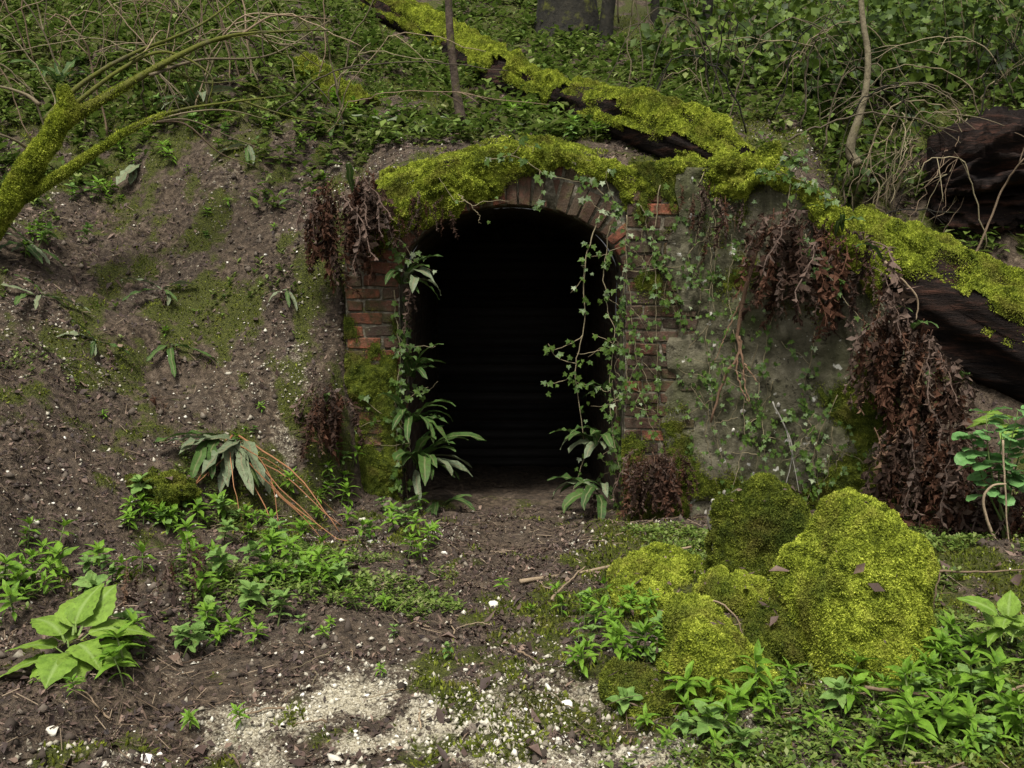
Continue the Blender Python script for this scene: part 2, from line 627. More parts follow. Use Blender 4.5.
MT = dict(
    ground=mat_ground(), moss=mat_moss(),
    moss_dark=mat_moss("damp_moss", (0.028, 0.038, 0.006), (0.105, 0.13, 0.014), (0.29, 0.325, 0.042)),
    brick=mat_brick(), brick_red=mat_brick_red(), mortar=mat_mortar(), lining=mat_lining(), render=mat_render(), rot=mat_rot(),
    bark=mat_bark("brown_bark", (0.022, 0.016, 0.012), (0.085, 0.062, 0.045), 0.25),
    bark_pale=mat_bark("pale_bark", (0.075, 0.062, 0.038), (0.20, 0.17, 0.105), 0.10),
    bark_dark=mat_bark("dark_bark", (0.006, 0.006, 0.005), (0.026, 0.023, 0.016), 0.2),
    bark_moss=mat_bark("mossy_bark", (0.03, 0.026, 0.014), (0.10, 0.09, 0.045), 0.9),
    herb=mat_leaf("herb_leaf", (0.058, 0.130, 0.010), (0.135, 0.245, 0.024), 0.55, 0.35, spots=(0.13, 0.17, 0.03)),
    herb2=mat_leaf("broad_herb_leaf", (0.060, 0.130, 0.025), (0.15, 0.24, 0.060), 0.6, 0.3, spots=(0.10, 0.13, 0.03)),
    dock=mat_leaf("dock_leaf", (0.090, 0.165, 0.018), (0.155, 0.24, 0.034), 0.6, 0.3, vein=(0.21, 0.30, 0.08), spec=.2, spots=(0.10, 0.15, 0.025)),
    fern=mat_leaf("fern_frond", (0.018, 0.044, 0.009), (0.046, 0.086, 0.019), 0.6, 0.22, vein=(0.13, 0.14, 0.06), spots=(0.06, 0.045, 0.022)),
    fern_old=mat_leaf("faded_fern_frond", (0.075, 0.10, 0.055), (0.13, 0.155, 0.085), 0.5, 0.15, vein=(0.16, 0.14, 0.08), spots=(0.07, 0.05, 0.032)),
    ivy=mat_leaf("ivy_leaf", (0.020, 0.044, 0.008), (0.058, 0.096, 0.016), 0.4, 0.2, vein=(0.09, 0.15, 0.06)),
    ivy_pale=mat_leaf("pale_ivy_leaf", (0.13, 0.16, 0.09), (0.20, 0.23, 0.14), 0.45, 0.2),
    dead=mat_leaf("dead_fern_frond", (0.012, 0.007, 0.0045), (0.075, 0.034, 0.020), 0.8, 0.15, spec=0.1, spots=(0.13, 0.072, 0.045)),
    dead_grey=mat_leaf("withered_fern_frond", (0.022, 0.015, 0.011), (0.095, 0.062, 0.046), 0.7, 0.12, spec=0.2),
    dead_dark=mat_leaf("blackened_fern_frond", (0.010, 0.007, 0.005), (0.040, 0.022, 0.015), 0.85, 0.1, spec=0.1),
    dead_tan=mat_leaf("tan_fern_frond", (0.060, 0.036, 0.022), (0.15, 0.092, 0.058), 0.8, 0.15, spec=0.1, spots=(0.04, 0.022, 0.015)),
    stem=mat_simple("green_stem", [(0.2, (0.06, 0.10, 0.02)), (0.9, (0.12, 0.15, 0.05))]),
    vine=mat_simple("vine_stem", [(0.2, (0.10, 0.082, 0.045)), (0.9, (0.24, 0.20, 0.12))], 60),
    twig=mat_simple("dry_twig", [(0.15, (0.07, 0.048, 0.03)), (0.6, (0.17, 0.12, 0.075)), (1.0, (0.30, 0.23, 0.15))], 50),
    stalk=mat_simple("orange_fern_stalk", [(0.2, (0.15, 0.062, 0.026)), (0.9, (0.32, 0.155, 0.07))], 50, 0.6),
    bramble=mat_simple("bramble_stem", [(0.2, (0.035, 0.028, 0.018)), (0.6, (0.095, 0.075, 0.045)), (1.0, (0.19, 0.155, 0.09))], 30),
    chalk=mat_simple("chalk", [(0.2, (0.36, 0.33, 0.26)), (0.6, (0.58, 0.55, 0.47)), (1.0, (0.78, 0.76, 0.70))], 30),
    flint=mat_simple("grey_stone", [(0.2, (0.12, 0.11, 0.09)), (0.9, (0.36, 0.34, 0.29))], 30),
    dark_stone=mat_simple("dark_stone", [(0.2, (0.030, 0.027, 0.020)), (0.9, (0.10, 0.09, 0.07))], 14),
    root=mat_simple("brown_root", [(0.2, (0.07, 0.042, 0.026)), (0.9, (0.19, 0.115, 0.07))], 50),
    gravel=mat_attr("chalk_gravel", [(0.05, (0.10, 0.085, 0.06)), (0.45, (0.24, 0.215, 0.16)), (0.85, (0.42, 0.39, 0.31)), (1.0, (0.60, 0.57, 0.49))]),
    litter=mat_attr("leaf_litter", [(0.05, (0.010, 0.006, 0.005)), (0.50, (0.036, 0.022, 0.017)), (0.80, (0.085, 0.055, 0.042)), (0.95, (0.17, 0.115, 0.082)), (1.0, (0.24, 0.18, 0.13))], 0.7, 0.3),
    crumb=mat_attr("soil_crumb", [(0.05, (0.014, 0.010, 0.007)), (0.5, (0.055, 0.042, 0.032)), (0.9, (0.12, 0.098, 0.075)), (1.0, (0.26, 0.235, 0.18))]),
    straw=mat_attr("straw_litter", [(0.05, (0.03, 0.02, 0.014)), (0.5, (0.10, 0.07, 0.045)), (1.0, (0.26, 0.20, 0.135))]),
    far_herb=mat_leaf_attr("hillside_herb_leaf", [(0.15, (0.022, 0.042, 0.006)), (0.45, (0.070, 0.115, 0.018)), (0.8, (0.145, 0.20, 0.040)), (1.0, (0.22, 0.23, 0.10))]),
    bush=mat_leaf_attr("ivy_bush_leaf", [(0.2, (0.008, 0.018, 0.003)), (0.5, (0.036, 0.064, 0.009)), (0.85, (0.11, 0.165, 0.024)), (1.0, (0.15, 0.19, 0.04))]),
    seedling=mat_leaf("seedling_leaf", (0.075, 0.165, 0.05), (0.12, 0.24, 0.075), 0.4, 0.3),
)

# ------------------------------------------------------------------ ground
def chalk_f(x, y):
    n = fbm(x * 1.3, y * 1.3, 1.0, 3, 31)
    def blob(px, py, rx, ry):
        p = on_ground(px, py)
        return np.exp(-(((x - p[0]) / rx) ** 2 + ((y - p[1]) / ry) ** 2))
    c = 1.0 * blob(330, 712, 0.26, 0.15) + 0.58 * blob(500, 730, 0.70, 0.30) + 0.70 * blob(400, 765, 0.60, 0.22)
    c += 0.40 * blob(700, 765, 0.3, 0.2) + 0.35 * blob(20, 560, 0.5, 0.5) * 0.5
    c += 0.17 * blob(290, 370, 0.3, 0.5) + 0.18 * blob(250, 430, 0.35, 0.35) + 0.30 * blob(330, 500, 0.22, 0.25) + 0.22 * blob(200, 250, 0.8, 0.8)
    c += 0.22 * sstep(3.95, 3.2, y) * sstep(-1.5, -0.8, x) * sstep(0.9, 0.4, x) + 0.15 * blob(230, 700, 0.6, 0.5) + 0.18 * blob(450, 560, 0.4, 0.6)
    return np.clip(c * (0.78 + 0.85 * fbm(x * 7, y * 7, 2.0, 4, 33)) + 0.16 * n, 0, 1)

def moss_f(x, y):
    n = fbm(x * 2.2, y * 2.2, 4.0, 4, 41)
    m = 0.30 + 0.07 * sstep(-0.8, -1.3, x) + 0.24 * n + 0.46 * fbm(x * 7, y * 7, 2.0, 3, 43)
    m += 0.34 * sstep(0.1, 0.6, x) * sstep(5.6, 5.0, y)
    m += 0.30 * sstep(6.3, 7.2, y)
    def blob(px, py, rx, ry):
        p = on_ground(px, py)
        return np.exp(-(((x - p[0]) / rx) ** 2 + ((y - p[1]) / ry) ** 2))
    m += 0.35 * blob(480, 670, 0.30, 0.25) + 0.4 * blob(155, 475, 0.18, 0.2) + 0.25 * blob(318, 260, 0.12, 0.3) + 0.12 * blob(215, 230, 0.5, 0.5)
    m += 0.35 * blob(560, 610, 0.25, 0.3)
    m -= 0.30 * sstep(-0.3, -0.9, x) * sstep(4.9, 3.9, y)
    m -= 0.30 * blob(60, 430, 0.9, 0.6) + 0.35 * blob(480, 540, 0.25, 0.5)
    return np.clip(m, 0, 1)

def spaced(lo, hi, f0, f1, step, grow, smax_):
    a = list(np.arange(f0, f1, step))
    s, v = step, f1
    right = []
    while v < hi:
        right.append(v); s = min(s * grow, smax_); v += s
    right.append(hi)
    s, v = step, f0
    left = []
    while True:
        s = min(s * grow, smax_); v -= s
        if v <= lo:
            break
        left.append(v)
    return np.array([lo] + left[::-1] + a + right)

xs = spaced(-45, 45, -3.3, 3.3, 0.024, 1.07, 2.5)
ys = spaced(-14, 60, 2.3, 7.6, 0.024, 1.05, 2.5)
GX, GY = np.meshgrid(xs, ys)
GZ = H(GX, GY)
V = np.stack([GX, GY, GZ], -1).reshape(-1, 3)
nx, ny = len(xs), len(ys)
iw = in_wall(GX)
side = np.where(iw, np.where(GY > wall_y(GX), 2, 1), 0)
i0 = (np.arange(ny - 1)[:, None] * nx + np.arange(nx - 1)[None])
Q = np.stack([i0, i0 + 1, i0 + 1 + nx, i0 + nx], -1).reshape(-1, 4)
sq = side.reshape(-1)[Q]
bad = (sq.max(1) == 2) & (np.where(sq == 1, 1, 0).max(1) == 1)
Q = Q[~bad]
ch = chalk_f(GX, GY).reshape(-1)
ms = moss_f(GX, GY).reshape(-1)
ground = obj("ground", make_mesh("ground", V, Q, MT["ground"], True, dict(chalk=ch, moss=ms)))
ground["kind"] = "structure"

def ground_points(n, x0, x1, y0, y1, dens):
    """points on the ground, thinned by dens(x, y) and by distance"""
    X, Y = rng.uniform(x0, x1, n), rng.uniform(y0, y1, n)
    w = np.clip(dens(X, Y), 0, 1) * np.clip((4.0 / Y) ** 1.2, 0, 1)
    k = rng.random(n) < w
    X, Y = X[k], Y[k]
    wl = in_wall(X) & (np.abs(Y - wall_y(X)) < 0.18)
    X, Y = X[~wl], Y[~wl]
    return np.stack([X, Y, H(X, Y)], -1), ground_normal(X, Y)

# leaf litter
def flakes(P, N, size):
    n = len(P)
    D = rng.normal(size=(n, 3)); D -= N * (D * N).sum(1, keepdims=True); D /= np.linalg.norm(D, axis=1, keepdims=True)
    S = np.cross(N, D)
    D = D + N * rng.normal(0, 0.5, (n, 1)); S = S + N * rng.normal(0, 0.5, (n, 1))
    L = size * (0.4 + 1.7 * rng.random((n, 1)) ** 5); W = L * (0.18 + 0.5 * rng.random((n, 1)))
    c = N * (L * rng.uniform(-0.25, 0.35, (n, 1)))
    P = P + N * (0.004 + 0.008 * rng.random((n, 1)))
    V = np.stack([P - D * L * .5, P - S * W * .5 + c, P + D * L * .5, P + S * W * .5 + c], 1).reshape(-1, 3)
    F = np.arange(4 * n).reshape(-1, 4)
    F = np.concatenate([F[:, [0, 1, 2]], F[:, [0, 2, 3]]])
    return V, F, np.repeat(rng.random(n), 4)

P, N = ground_points(460000, -4.2, 2.8, 2.2, 10.0, lambda x, y: 1.0 * (1 - 0.9 * sstep(0.22, 0.5, chalk_f(x, y))) * (1 - 0.85 * sstep(0.38, 0.6, moss_f(x, y))) * sstep(-0.9, 0.2, fbm(x * 3, y * 3, 9, 3, 87)))
V, F, r = flakes(P, N, 0.0165)
o = obj("leaf_litter", make_mesh("leaf_litter", V, F, MT["litter"], False, dict(rnd=r)))
tag(o, "dark brown rotting leaf litter strewn over the bank and path", "leaf litter", kind="stuff")

# short straws and twig fragments
P, N = ground_points(16000, -4.0, 2.6, 2.2, 8.0, lambda x, y: 0.6 * sstep(-0.6, 0.5, fbm(x * 1.5, y * 1.5, 4, 3, 97)))
n = len(P)
a = rng.uniform(0, 6.28, n)
D = np.stack([np.cos(a), np.sin(a), 0 * a], -1); D -= N * (D * N).sum(1, keepdims=True); D += N * rng.normal(0, .12, (n, 1))
S = np.cross(N, D)
L = rng.uniform(0.012, 0.05, (n, 1)); W = rng.uniform(0.0008, 0.0022, (n, 1))
P = P + N * 0.012
V = np.stack([P - D * L - S * W, P - D * L + S * W, P - D * L + N * W * 2, P + D * L - S * W, P + D * L + S * W, P + D * L + N * W * 2], 1).reshape(-1, 3)
f = np.array([[0, 1, 4, 3], [1, 2, 5, 4], [2, 0, 3, 5]])
F = (np.arange(n)[:, None, None] * 6 + f[None]).reshape(-1, 4)
o = obj("twig_litter", make_mesh("twig_litter", V, F, MT["straw"], False, dict(rnd=np.repeat(rng.random(n), 6))))
tag(o, "fine straw and twig fragments strewn over the soil", "twig litter", kind="stuff")

# chalk gravel
def pebbles(P, size_lo, size_hi, pw=3):
    n = len(P)
    base = np.array([[1, 0, 0], [0, 1, 0], [-1, 0, 0], [0, -1, 0], [0, 0, 0.8], [0, 0, -0.5]], float)
    s = size_lo + (size_hi - size_lo) * rng.random(n) ** pw
    jit = rng.uniform(0.6, 1.3, (n, 6, 1))
    a = rng.uniform(0, 6.28, n)
    ca, sa = np.cos(a), np.sin(a)
    B = base[None] * jit + rng.normal(0, 0.18, (n, 6, 3))
    B = np.stack([B[..., 0] * ca[:, None] - B[..., 1] * sa[:, None] * 0.8, B[..., 0] * sa[:, None] + B[..., 1] * ca[:, None] * 0.8, B[..., 2]], -1)
    V = (P[:, None] + B * s[:, None, None]).reshape(-1, 3)
    f = np.array([[0, 1, 4], [1, 2, 4], [2, 3, 4], [3, 0, 4], [1, 0, 5], [2, 1, 5], [3, 2, 5], [0, 3, 5]])
    F = (np.arange(n)[:, None, None] * 6 + f[None]).reshape(-1, 3)
    return V, F, np.repeat(rng.random(n), 6)

P, N = ground_points(200000, -3.4, 2.2, 2.2, 7.2, lambda x, y: 0.30 * sstep(0.15, 0.8, fbm(x * 2.6, y * 2.6, 5, 4, 88)) + 0.022 + 0.75 * sstep(0.2, 0.85, chalk_f(x, y)))
V, F, r = pebbles(P, 0.0035, 0.016, 4)
o = obj("chalk_gravel", make_mesh("chalk_gravel", V, F, MT["gravel"], False, dict(rnd=r)))
tag(o, "fine pale chalk gravel scattered over soil and foreground path", "gravel", kind="stuff")

# soil crumbs and small stones
P, N = ground_points(60000, -4.0, 2.6, 2.3, 7.6, lambda x, y: 0.75 * sstep(-0.4, 0.5, fbm(x * 2.2, y * 2.2, 15, 3, 90)) * (1 - 0.8 * sstep(0.4, 0.6, moss_f(x, y))))
V, F, r = pebbles(P, 0.005, 0.030, 6)
o = obj("soil_crumbs", make_mesh("soil_crumbs", V, F, MT["crumb"], False, dict(rnd=r)))
tag(o, "brown soil crumbs and earthy stones on the bank and path", "soil", kind="stuff")

# ground moss
P, N = ground_points(420000, -4.5, 3.8, 2.2, 10.5, lambda x, y: sstep(0.42, 0.75, moss_f(x, y) + 0.18 * fbm(x * 14, y * 14, 0, 3, 61)))
V, F, r = blades(P, N, 0.022, 0.008, 0.7)
o = obj("ground_moss", make_mesh("ground_moss", V, F, MT["moss_dark"], False, dict(rnd=r)))
tag(o, "low olive green moss growing in patches on the ground", "moss", kind="stuff")

# ------------------------------------------------------------------ brick portal
XL, XR, ZS, RISE = -0.675, 0.672, 1.46, 0.43
XC, AH = (XL + XR) / 2, (XR - XL) / 2
def intrados(x):
    return ZS + RISE * np.sqrt(np.clip(1 - ((x - XC) / AH) ** 2, 0, 1))

portal = thing("tunnel_portal", "old brick tunnel entrance with a low arch, dark inside, set in the bank", "tunnel entrance", (0, 6.0, 0))
def pv(V):
    return np.asarray(V) - np.array([0, 6.0, 0])

def build_core():
    th = np.linspace(math.pi, 0, 41)
    xo = XC + AH * np.cos(th)
    cols = [(x, -0.3, None) for x in np.linspace(X_L, XL, 8)]
    xsL = np.linspace(X_L, XL, 8); xsR = np.linspace(XR, X_R, 8)
    xx = np.concatenate([xsL, xo, xsR])
    lo = np.concatenate([np.full(8, -0.3), intrados(xo), np.full(8, -0.3)])
    hi = wall_top(xx) - 0.03
    n = len(xx)
    y0, y1 = 5.996, 6.40
    V = []
    for y in (y0, y1):
        V += [(x, y, l) for x, l in zip(xx, lo)] + [(x, y, h) for x, h in zip(xx, hi)]
    A, B, C, D = 0, n, 2 * n, 3 * n        # front low, front high, back low, back high
    F = []
    for i in range(n - 1):
        if abs(xx[i] - xx[i + 1]) > 1e-6:
            F.append((A + i, A + i + 1, B + i + 1, B + i))
            F.append((B + i, B + i + 1, D + i + 1, D + i))
            F.append((C + i + 1, C + i, D + i, D + i + 1))
        F.append((A + i + 1, A + i, C + i, C + i + 1))
    F.append((A, B, D, C)); F.append((A + n - 1, C + n - 1, D + n - 1, B + n - 1))
    me = make_mesh("wall_core", pv(V), F, MT["mortar"])
    return obj("wall_core", me, portal)
core = build_core()
pb = bmesh.new()
bmesh.ops.create_cube(pb, size=1.0)
for v_ in pb.verts:
    v_.co = Vector((0.872 + v_.co.x * 0.386, -0.032 + v_.co.y * 0.054 + 0.0, 0.88 + v_.co.z * 2.36))
pm = bpy.data.meshes.new("pier_core"); pb.to_mesh(pm); pb.free(); pm.materials.append(MT["mortar"])
obj("pier_core", pm, portal)

def build_lining():
    th = np.linspace(math.pi, 0, 33)
    prof = [(XL, -0.5)] + [(XL, z) for z in np.linspace(0, ZS - 0.05, 10)] + [(XC + AH * math.cos(t), ZS + RISE * math.sin(t)) for t in th] + [(XR, z) for z in np.linspace(ZS - 0.05, 0, 10)] + [(XR, -0.5)]
    yy = np.linspace(6.402, 8.9, 30)
    P = np.array(prof)
    V = np.array([[(x, y, z) for x, z in prof] for y in yy]).reshape(-1, 3)
    V[:, 0] += 0.012 * fbm(V[:, 0] * 6, V[:, 1] * 6, V[:, 2] * 6, 2, 3)
    n = len(prof)
    F = [(j * n + i, j * n + i + 1, (j + 1) * n + i + 1, (j + 1) * n + i) for j in range(len(yy) - 1) for i in range(n - 1)]
    return obj("tunnel_lining", make_mesh("tunnel_lining", pv(V), F, MT["lining"], True), portal)
build_lining()

# back wall of the chamber: horizontal ribs
bw = obj("back_wall", make_mesh("back_wall", pv([(XL - .05, 8.9, -.6), (XR + .05, 8.9, -.6), (XR + .05, 8.9, 2.0), (XL - .05, 8.9, 2.0),
         (XL - .05, 9.1, -.6), (XR + .05, 9.1, -.6), (XR + .05, 9.1, 2.0), (XL - .05, 9.1, 2.0)]),
         [(0, 1, 2, 3), (5, 4, 7, 6), (4, 0, 3, 7), (1, 5, 6, 2), (3, 2, 6, 7), (4, 5, 1, 0)], MT["lining"]), portal)
rib_mat = mat_simple("dark_iron_sheet", [(0.2, (0.009, 0.008, 0.007)), (0.9, (0.036, 0.032, 0.028))], 6, 0.75)  # near-black rib tones, varied by noise and per rib
rib_me = None
for k in range(24):
    z = -0.30 + k * 0.085
    if rib_me is None:
        pts = [(-0.0, 0.0), (-0.028, 0.018), (-0.036, 0.04), (-0.028, 0.062), (-0.0, 0.08)]
        VV = [(x, y, zz) for x in (XL + 0.02, XR - 0.02) for y, zz in pts]
        rib_me = make_mesh("rib", VV, [(i, i + 1, i + 6, i + 5) for i in range(4)] + [(0, 4, 3, 2, 1), (5, 6, 7, 8, 9)], rib_mat)
    if z + 0.08 < intrados(XC) :
        obj("rib", rib_me, bw, (0, 2.895, z))

# tunnel floor
gx, gy = np.meshgrid(np.linspace(XL - 0.03, XR + 0.03, 40), np.linspace(6.02, 8.95, 80))
gz = front_z(gx, np.full_like(gx, 6.1)) - 0.30 * np.clip((gy - 6.1) / 2.6, 0, 1) + detail(gx, gy) - 0.006
n_ = 40
V = np.stack([gx, gy, gz], -1).reshape(-1, 3)
i0 = (np.arange(79)[:, None] * n_ + np.arange(39)[None])
Q = np.stack([i0, i0 + 1, i0 + 1 + n_, i0 + n_], -1).reshape(-1, 4)
tf = obj("tunnel_floor", make_mesh("tunnel_floor", V, Q, MT["ground"], True, dict(chalk=np.full(len(V), 0.1), moss=np.zeros(len(V)))))
tf["kind"] = "structure"

# bricks
def brick_mesh(name, w, h, d, seed, cham=0.006, mat="brick"):
    r = np.random.default_rng(seed)
    bm = bmesh.new()
    bmesh.ops.create_cube(bm, size=1.0)
    for v in bm.verts:
        v.co.x *= w; v.co.y *= d; v.co.z *= h
        v.co += Vector(r.normal(0, 0.0042, 3))
    bmesh.ops.bevel(bm, geom=bm.edges[:], offset=cham, segments=1, affect='EDGES')
    for v in bm.verts:
        v.co += Vector(r.normal(0, 0.0012, 3))
    me = bpy.data.meshes.new(name)
    bm.to_mesh(me); bm.free()
    me.materials.append(MT[mat])
    return me
STR = [brick_mesh("brick", 0.205, 0.064, 0.10, s) for s in range(5)]
HDR = [brick_mesh("brick", 0.098, 0.064, 0.10, s + 9) for s in range(5)]
VOU = [brick_mesh("brick", 0.066, 0.183, 0.16, s + 20, mat="brick_red") for s in range(5)]
VO2 = [brick_mesh("brick", 0.100, 0.085, 0.14, s + 30, mat="brick_red") for s in range(5)]

def lay_pier(x0, x1, z0, z1, yf, skip=None):
    z, k = z0, 0
    while z + 0.064 < z1:
        x = x0
        seq = [('s', .205), ('h', .098), ('s', .205)] if k % 2 == 0 else [('h', .098), ('s', .205), ('h', .098), ('h', .098)]
        for kind, w in seq:
            if x + w > x1 + 0.02:
                kind, w = 'h', .098
                if x + w > x1 + 0.03:
                    break
            cx = x + w / 2
            if not (skip and skip(cx, z + 0.032)):
                me = random.choice(STR if kind == 's' else HDR)
                obj("brick", me, portal, (cx + random.uniform(-.003, .003), yf + 0.05 - 6.0 + random.uniform(-.006, .006), z + 0.032), (random.uniform(-.015, .015), random.uniform(-.015, .015), random.uniform(-.02, .02)))
            x += w + 0.011
        z += 0.075
        k += 1
lay_pier(X_L + 0.005, XL + 0.004, -0.02, 1.50, 5.985, lambda x, z: z > 1.46 and x > -0.9)
lay_pier(0.680, X_R + 0.01, -0.05, 2.09, 5.930)
# reveal faces of the jambs (the sides of the opening)
for xj, sgn in ((XL, -1), (XR, 1)):
    for k in range(19):
        z = -0.02 + k * 0.075
        for j, y in enumerate((6.20, 6.31)):
            obj("brick", random.choice(HDR), portal, (xj + sgn * 0.045, y - 6.0 + (0.0 if k % 2 else 0.03), z + 0.032), (0, 0, R(90) + random.uniform(-.02, .02)))
# arch rings
def ring(off, spacing, meshes, y, rad_len, t0, t1, skip=None):
    t = np.linspace(t0, t1, 800)
    x, z = XC + AH * np.cos(t), ZS + RISE * np.sin(t)
    nxn, nzn = np.cos(t) / AH, np.sin(t) / RISE
    l = np.hypot(nxn, nzn); nxn, nzn = nxn / l, nzn / l
    x, z = x + nxn * (off + rad_len / 2), z + nzn * (off + rad_len / 2)
    s = np.concatenate([[0], np.cumsum(np.hypot(np.diff(x), np.diff(z)))])
    n = int(s[-1] / spacing)
    for k in range(n):
        ss = (k + 0.5) * s[-1] / n
        i = int(np.argmin(abs(s - ss)))
        if skip and skip(x[i], z[i]):
            continue
        ang = math.atan2(nxn[i], nzn[i])
        obj("brick", random.choice(meshes), portal, (x[i], y - 6.0 + random.uniform(-.008, .008), z[i]), (random.uniform(-.02, .02), ang, random.uniform(-.02, .02)))
ring(-0.004, 0.078, VOU, 6.068, 0.185, math.pi - 0.02, 0.02)
ring(0.192, 0.112, VO2, 6.065, 0.085, math.pi - 0.35, 0.30, lambda x, z: z > wall_top(x) - 0.03)

# ------------------------------------------------------------------ wing wall
def build_wing():
    n, m = 90, 120
    u = np.linspace(0, 1, n)
    x = X_R + u * (WING_END[0] - X_R)
    yf = 5.965 + u * (WING_END[1] - 5.965)
    top = wall_top(x)
    V = []
    nrm = np.array([-(5.965 - WING_END[1]), -(WING_END[0] - X_R)]); nrm = nrm / np.linalg.norm(nrm)
    for j in range(m):
        f = j / (m - 1)
        V.append(np.stack([x, yf, -0.3 + f * (top + 0.3)], -1))
    V = np.array(V)
    d = 0.022 * fbm(V[..., 0] * 3, V[..., 1] * 3, V[..., 2] * 3, 5, 71, 0.6) + 0.014 * fbm(V[..., 0] * 14, V[..., 1] * 14, V[..., 2] * 14, 3, 72)
    d -= 0.03 * sstep(0.2, 0.5, fbm(V[..., 0] * 5, V[..., 1] * 5, V[..., 2] * 5, 2, 74))
    V[..., 0] += nrm[0] * d; V[..., 1] += nrm[1] * d
    front = V.reshape(-1, 3)
    rag_ = np.repeat(0.13 + 0.055 * fbm(np.linspace(0, 9, m), 0, 0, 3, 75), n) * np.tile(1 - sstep(0, 0.12, u), m)
    front = front + np.stack([-rag_, -0.052 * np.tile(1 - sstep(0.0, 0.10, u), m), 0 * rag_], -1)
    back = front[-n:] + np.array([-nrm[0] * 0.34, -nrm[1] * 0.34, 0])
    backlow = back.copy(); backlow[:, 2] = -0.3
    allv = np.concatenate([front, back, backlow])
    i0 = (np.arange(m - 1)[:, None] * n + np.arange(n - 1)[None])
    Q = [np.stack([i0, i0 + 1, i0 + 1 + n, i0 + n], -1).reshape(-1, 4)]
    t0, b0, l0 = (m - 1) * n, m * n, m * n + n
    k = np.arange(n - 1)
    Q.append(np.stack([t0 + k, t0 + k + 1, b0 + k + 1, b0 + k], -1))
    Q.append(np.stack([b0 + k, b0 + k + 1, l0 + k + 1, l0 + k], -1))
    # end faces
    e = [j * n + n - 1 for j in range(m)]
    Q = np.concatenate(Q)
    endf = [np.array([e + [b0 + n - 1, l0 + n - 1]])]
    return front, Q, allv, endf, nrm
wf, WQ, wall_v, wend, wnrm = build_wing()
wing = obj("wing_wall", make_mesh("wing_wall", wall_v - np.array([X_R, 5.965, 0]), [WQ] + wend, MT["render"], True), None, (X_R, 5.965, 0))
tag(wing, "weathered grey rendered retaining wall sloping down right of the entrance", "wall")
def wing_front(px, py):
    """point on the wing wall's face"""
    d = cam_dir(px, py)
    # plane through (X_R,5.965) with normal wnrm
    t = (wnrm[0] * X_R + wnrm[1] * 5.965) / (wnrm[0] * d[0] + wnrm[1])
    return np.array([d[0] * t, t, CAM_Z + d[2] * t]) + np.array([wnrm[0], wnrm[1], 0]) * 0.035
def stone_mesh(seed, sub=2):
    V, F = icosphere(sub)
    r = np.random.default_rng(seed)
    V = V * (1 + 0.30 * fbm(V[:, 0] * 1.3 + seed, V[:, 1] * 1.3, V[:, 2] * 1.3, 2, seed))[:, None]
    V = V * np.array([1, r.uniform(.6, .9), r.uniform(.45, .7)])
    for _ in range(8):       # knapped flats
        nn = r.normal(size=3); nn /= np.linalg.norm(nn)
        dd = V @ nn
        lim = r.uniform(0.28, 0.55)
        V = V - nn[None] * np.clip(dd - lim, 0, None)[:, None]
    return V, F
STONES = [make_mesh("stone", *stone_mesh(s), MT["chalk"], False) for s in range(6)]
FLINTS = [make_mesh("stone", *stone_mesh(s + 40), MT["flint"], False) for s in range(4)]
for px, py, s in [(700, 270, 8), (712, 315, 8), (716, 345, 7), (735, 430, 6), (745, 395, 6), (790, 440, 10), (800, 470, 9), (772, 478, 9), (700, 480, 7), (715, 500, 9), (708, 512, 6), (727, 492, 7), (740, 520, 7), (745, 410, 10), (722, 450, 7), (695, 420, 6), (760, 500, 8), (690, 330, 5), (780, 405, 7)]:
    p = wing_front(px, py)
    obj("stone", random.choice(FLINTS + STONES[:2]), wing, p - np.array([X_R, 5.965, 0]) + np.array([0, 0.022, 0]), (R(90), random.uniform(0, 6), R(20)), s * 0.0028)

# ------------------------------------------------------------------ moss builder
def moss_coat(name, V, F, mask, thick, parent, origin, dens, blade=0.024, bw_=0.008, mat="moss", lump=9.0, label=None):
    """a lumpy moss layer over the faces where mask > 0, with upstanding leaves; one part"""
    F = np.asarray(F)
    N = vnormals(V, F)
    ln = 0.55 + 0.75 * fbm(V[:, 0] * lump, V[:, 1] * lump, V[:, 2] * lump, 3, 91)
    ln2 = 0.55 * fbm(V[:, 0] * lump * 3.1, V[:, 1] * lump * 3.1, V[:, 2] * lump * 3.1, 3, 92)
    W = V + N * (thick * np.clip(mask, 0, 1) * np.clip(ln + ln2, 0.1, 2) + np.where(mask > 0, 0.003, -0.004))[:, None]
    keep = (mask[F] > 0.12).all(1)
    Fk = F[keep]
    used = np.unique(Fk)
    mp = -np.ones(len(V), int); mp[used] = np.arange(len(used))
    Wk, Fk = W[used], mp[Fk]
    T = tri_of(Fk)
    Fb = F[(mask[F] > -0.22).all(1)]
    Tb = tri_of(Fb)
    wt = np.clip((mask + 0.22) / 0.5, 0, 1) ** 1.6
    area = (0.5 * np.linalg.norm(np.cross(W[Tb[:, 1]] - W[Tb[:, 0]], W[Tb[:, 2]] - W[Tb[:, 0]]), axis=1) * wt[Tb].mean(1)).sum()
    nb = int(area * dens * 1.9)
    P, NN = sample_surface(W, Fb, nb, wt)
    bv, bf, br = blades(P, NN, blade * 0.46, bw_ * 0.85, 1.3)
    allV = np.concatenate([Wk, bv])
    r0 = 0.3 * rng.random(len(Wk))
    me = make_mesh(name, allV - np.asarray(origin), [T, (bf + len(Wk))[:, [0, 1, 2]], (bf + len(Wk))[:, [0, 2, 3]]], MT[mat], False, dict(rnd=np.concatenate([r0, br])))
    me.polygons.foreach_set("use_smooth", np.concatenate([np.ones(len(T), bool), np.zeros(2 * len(bf), bool)]))
    o = obj(name, me, parent, (0, 0, 0) if parent else origin)
    if label:
        o["label"] = label
    return o

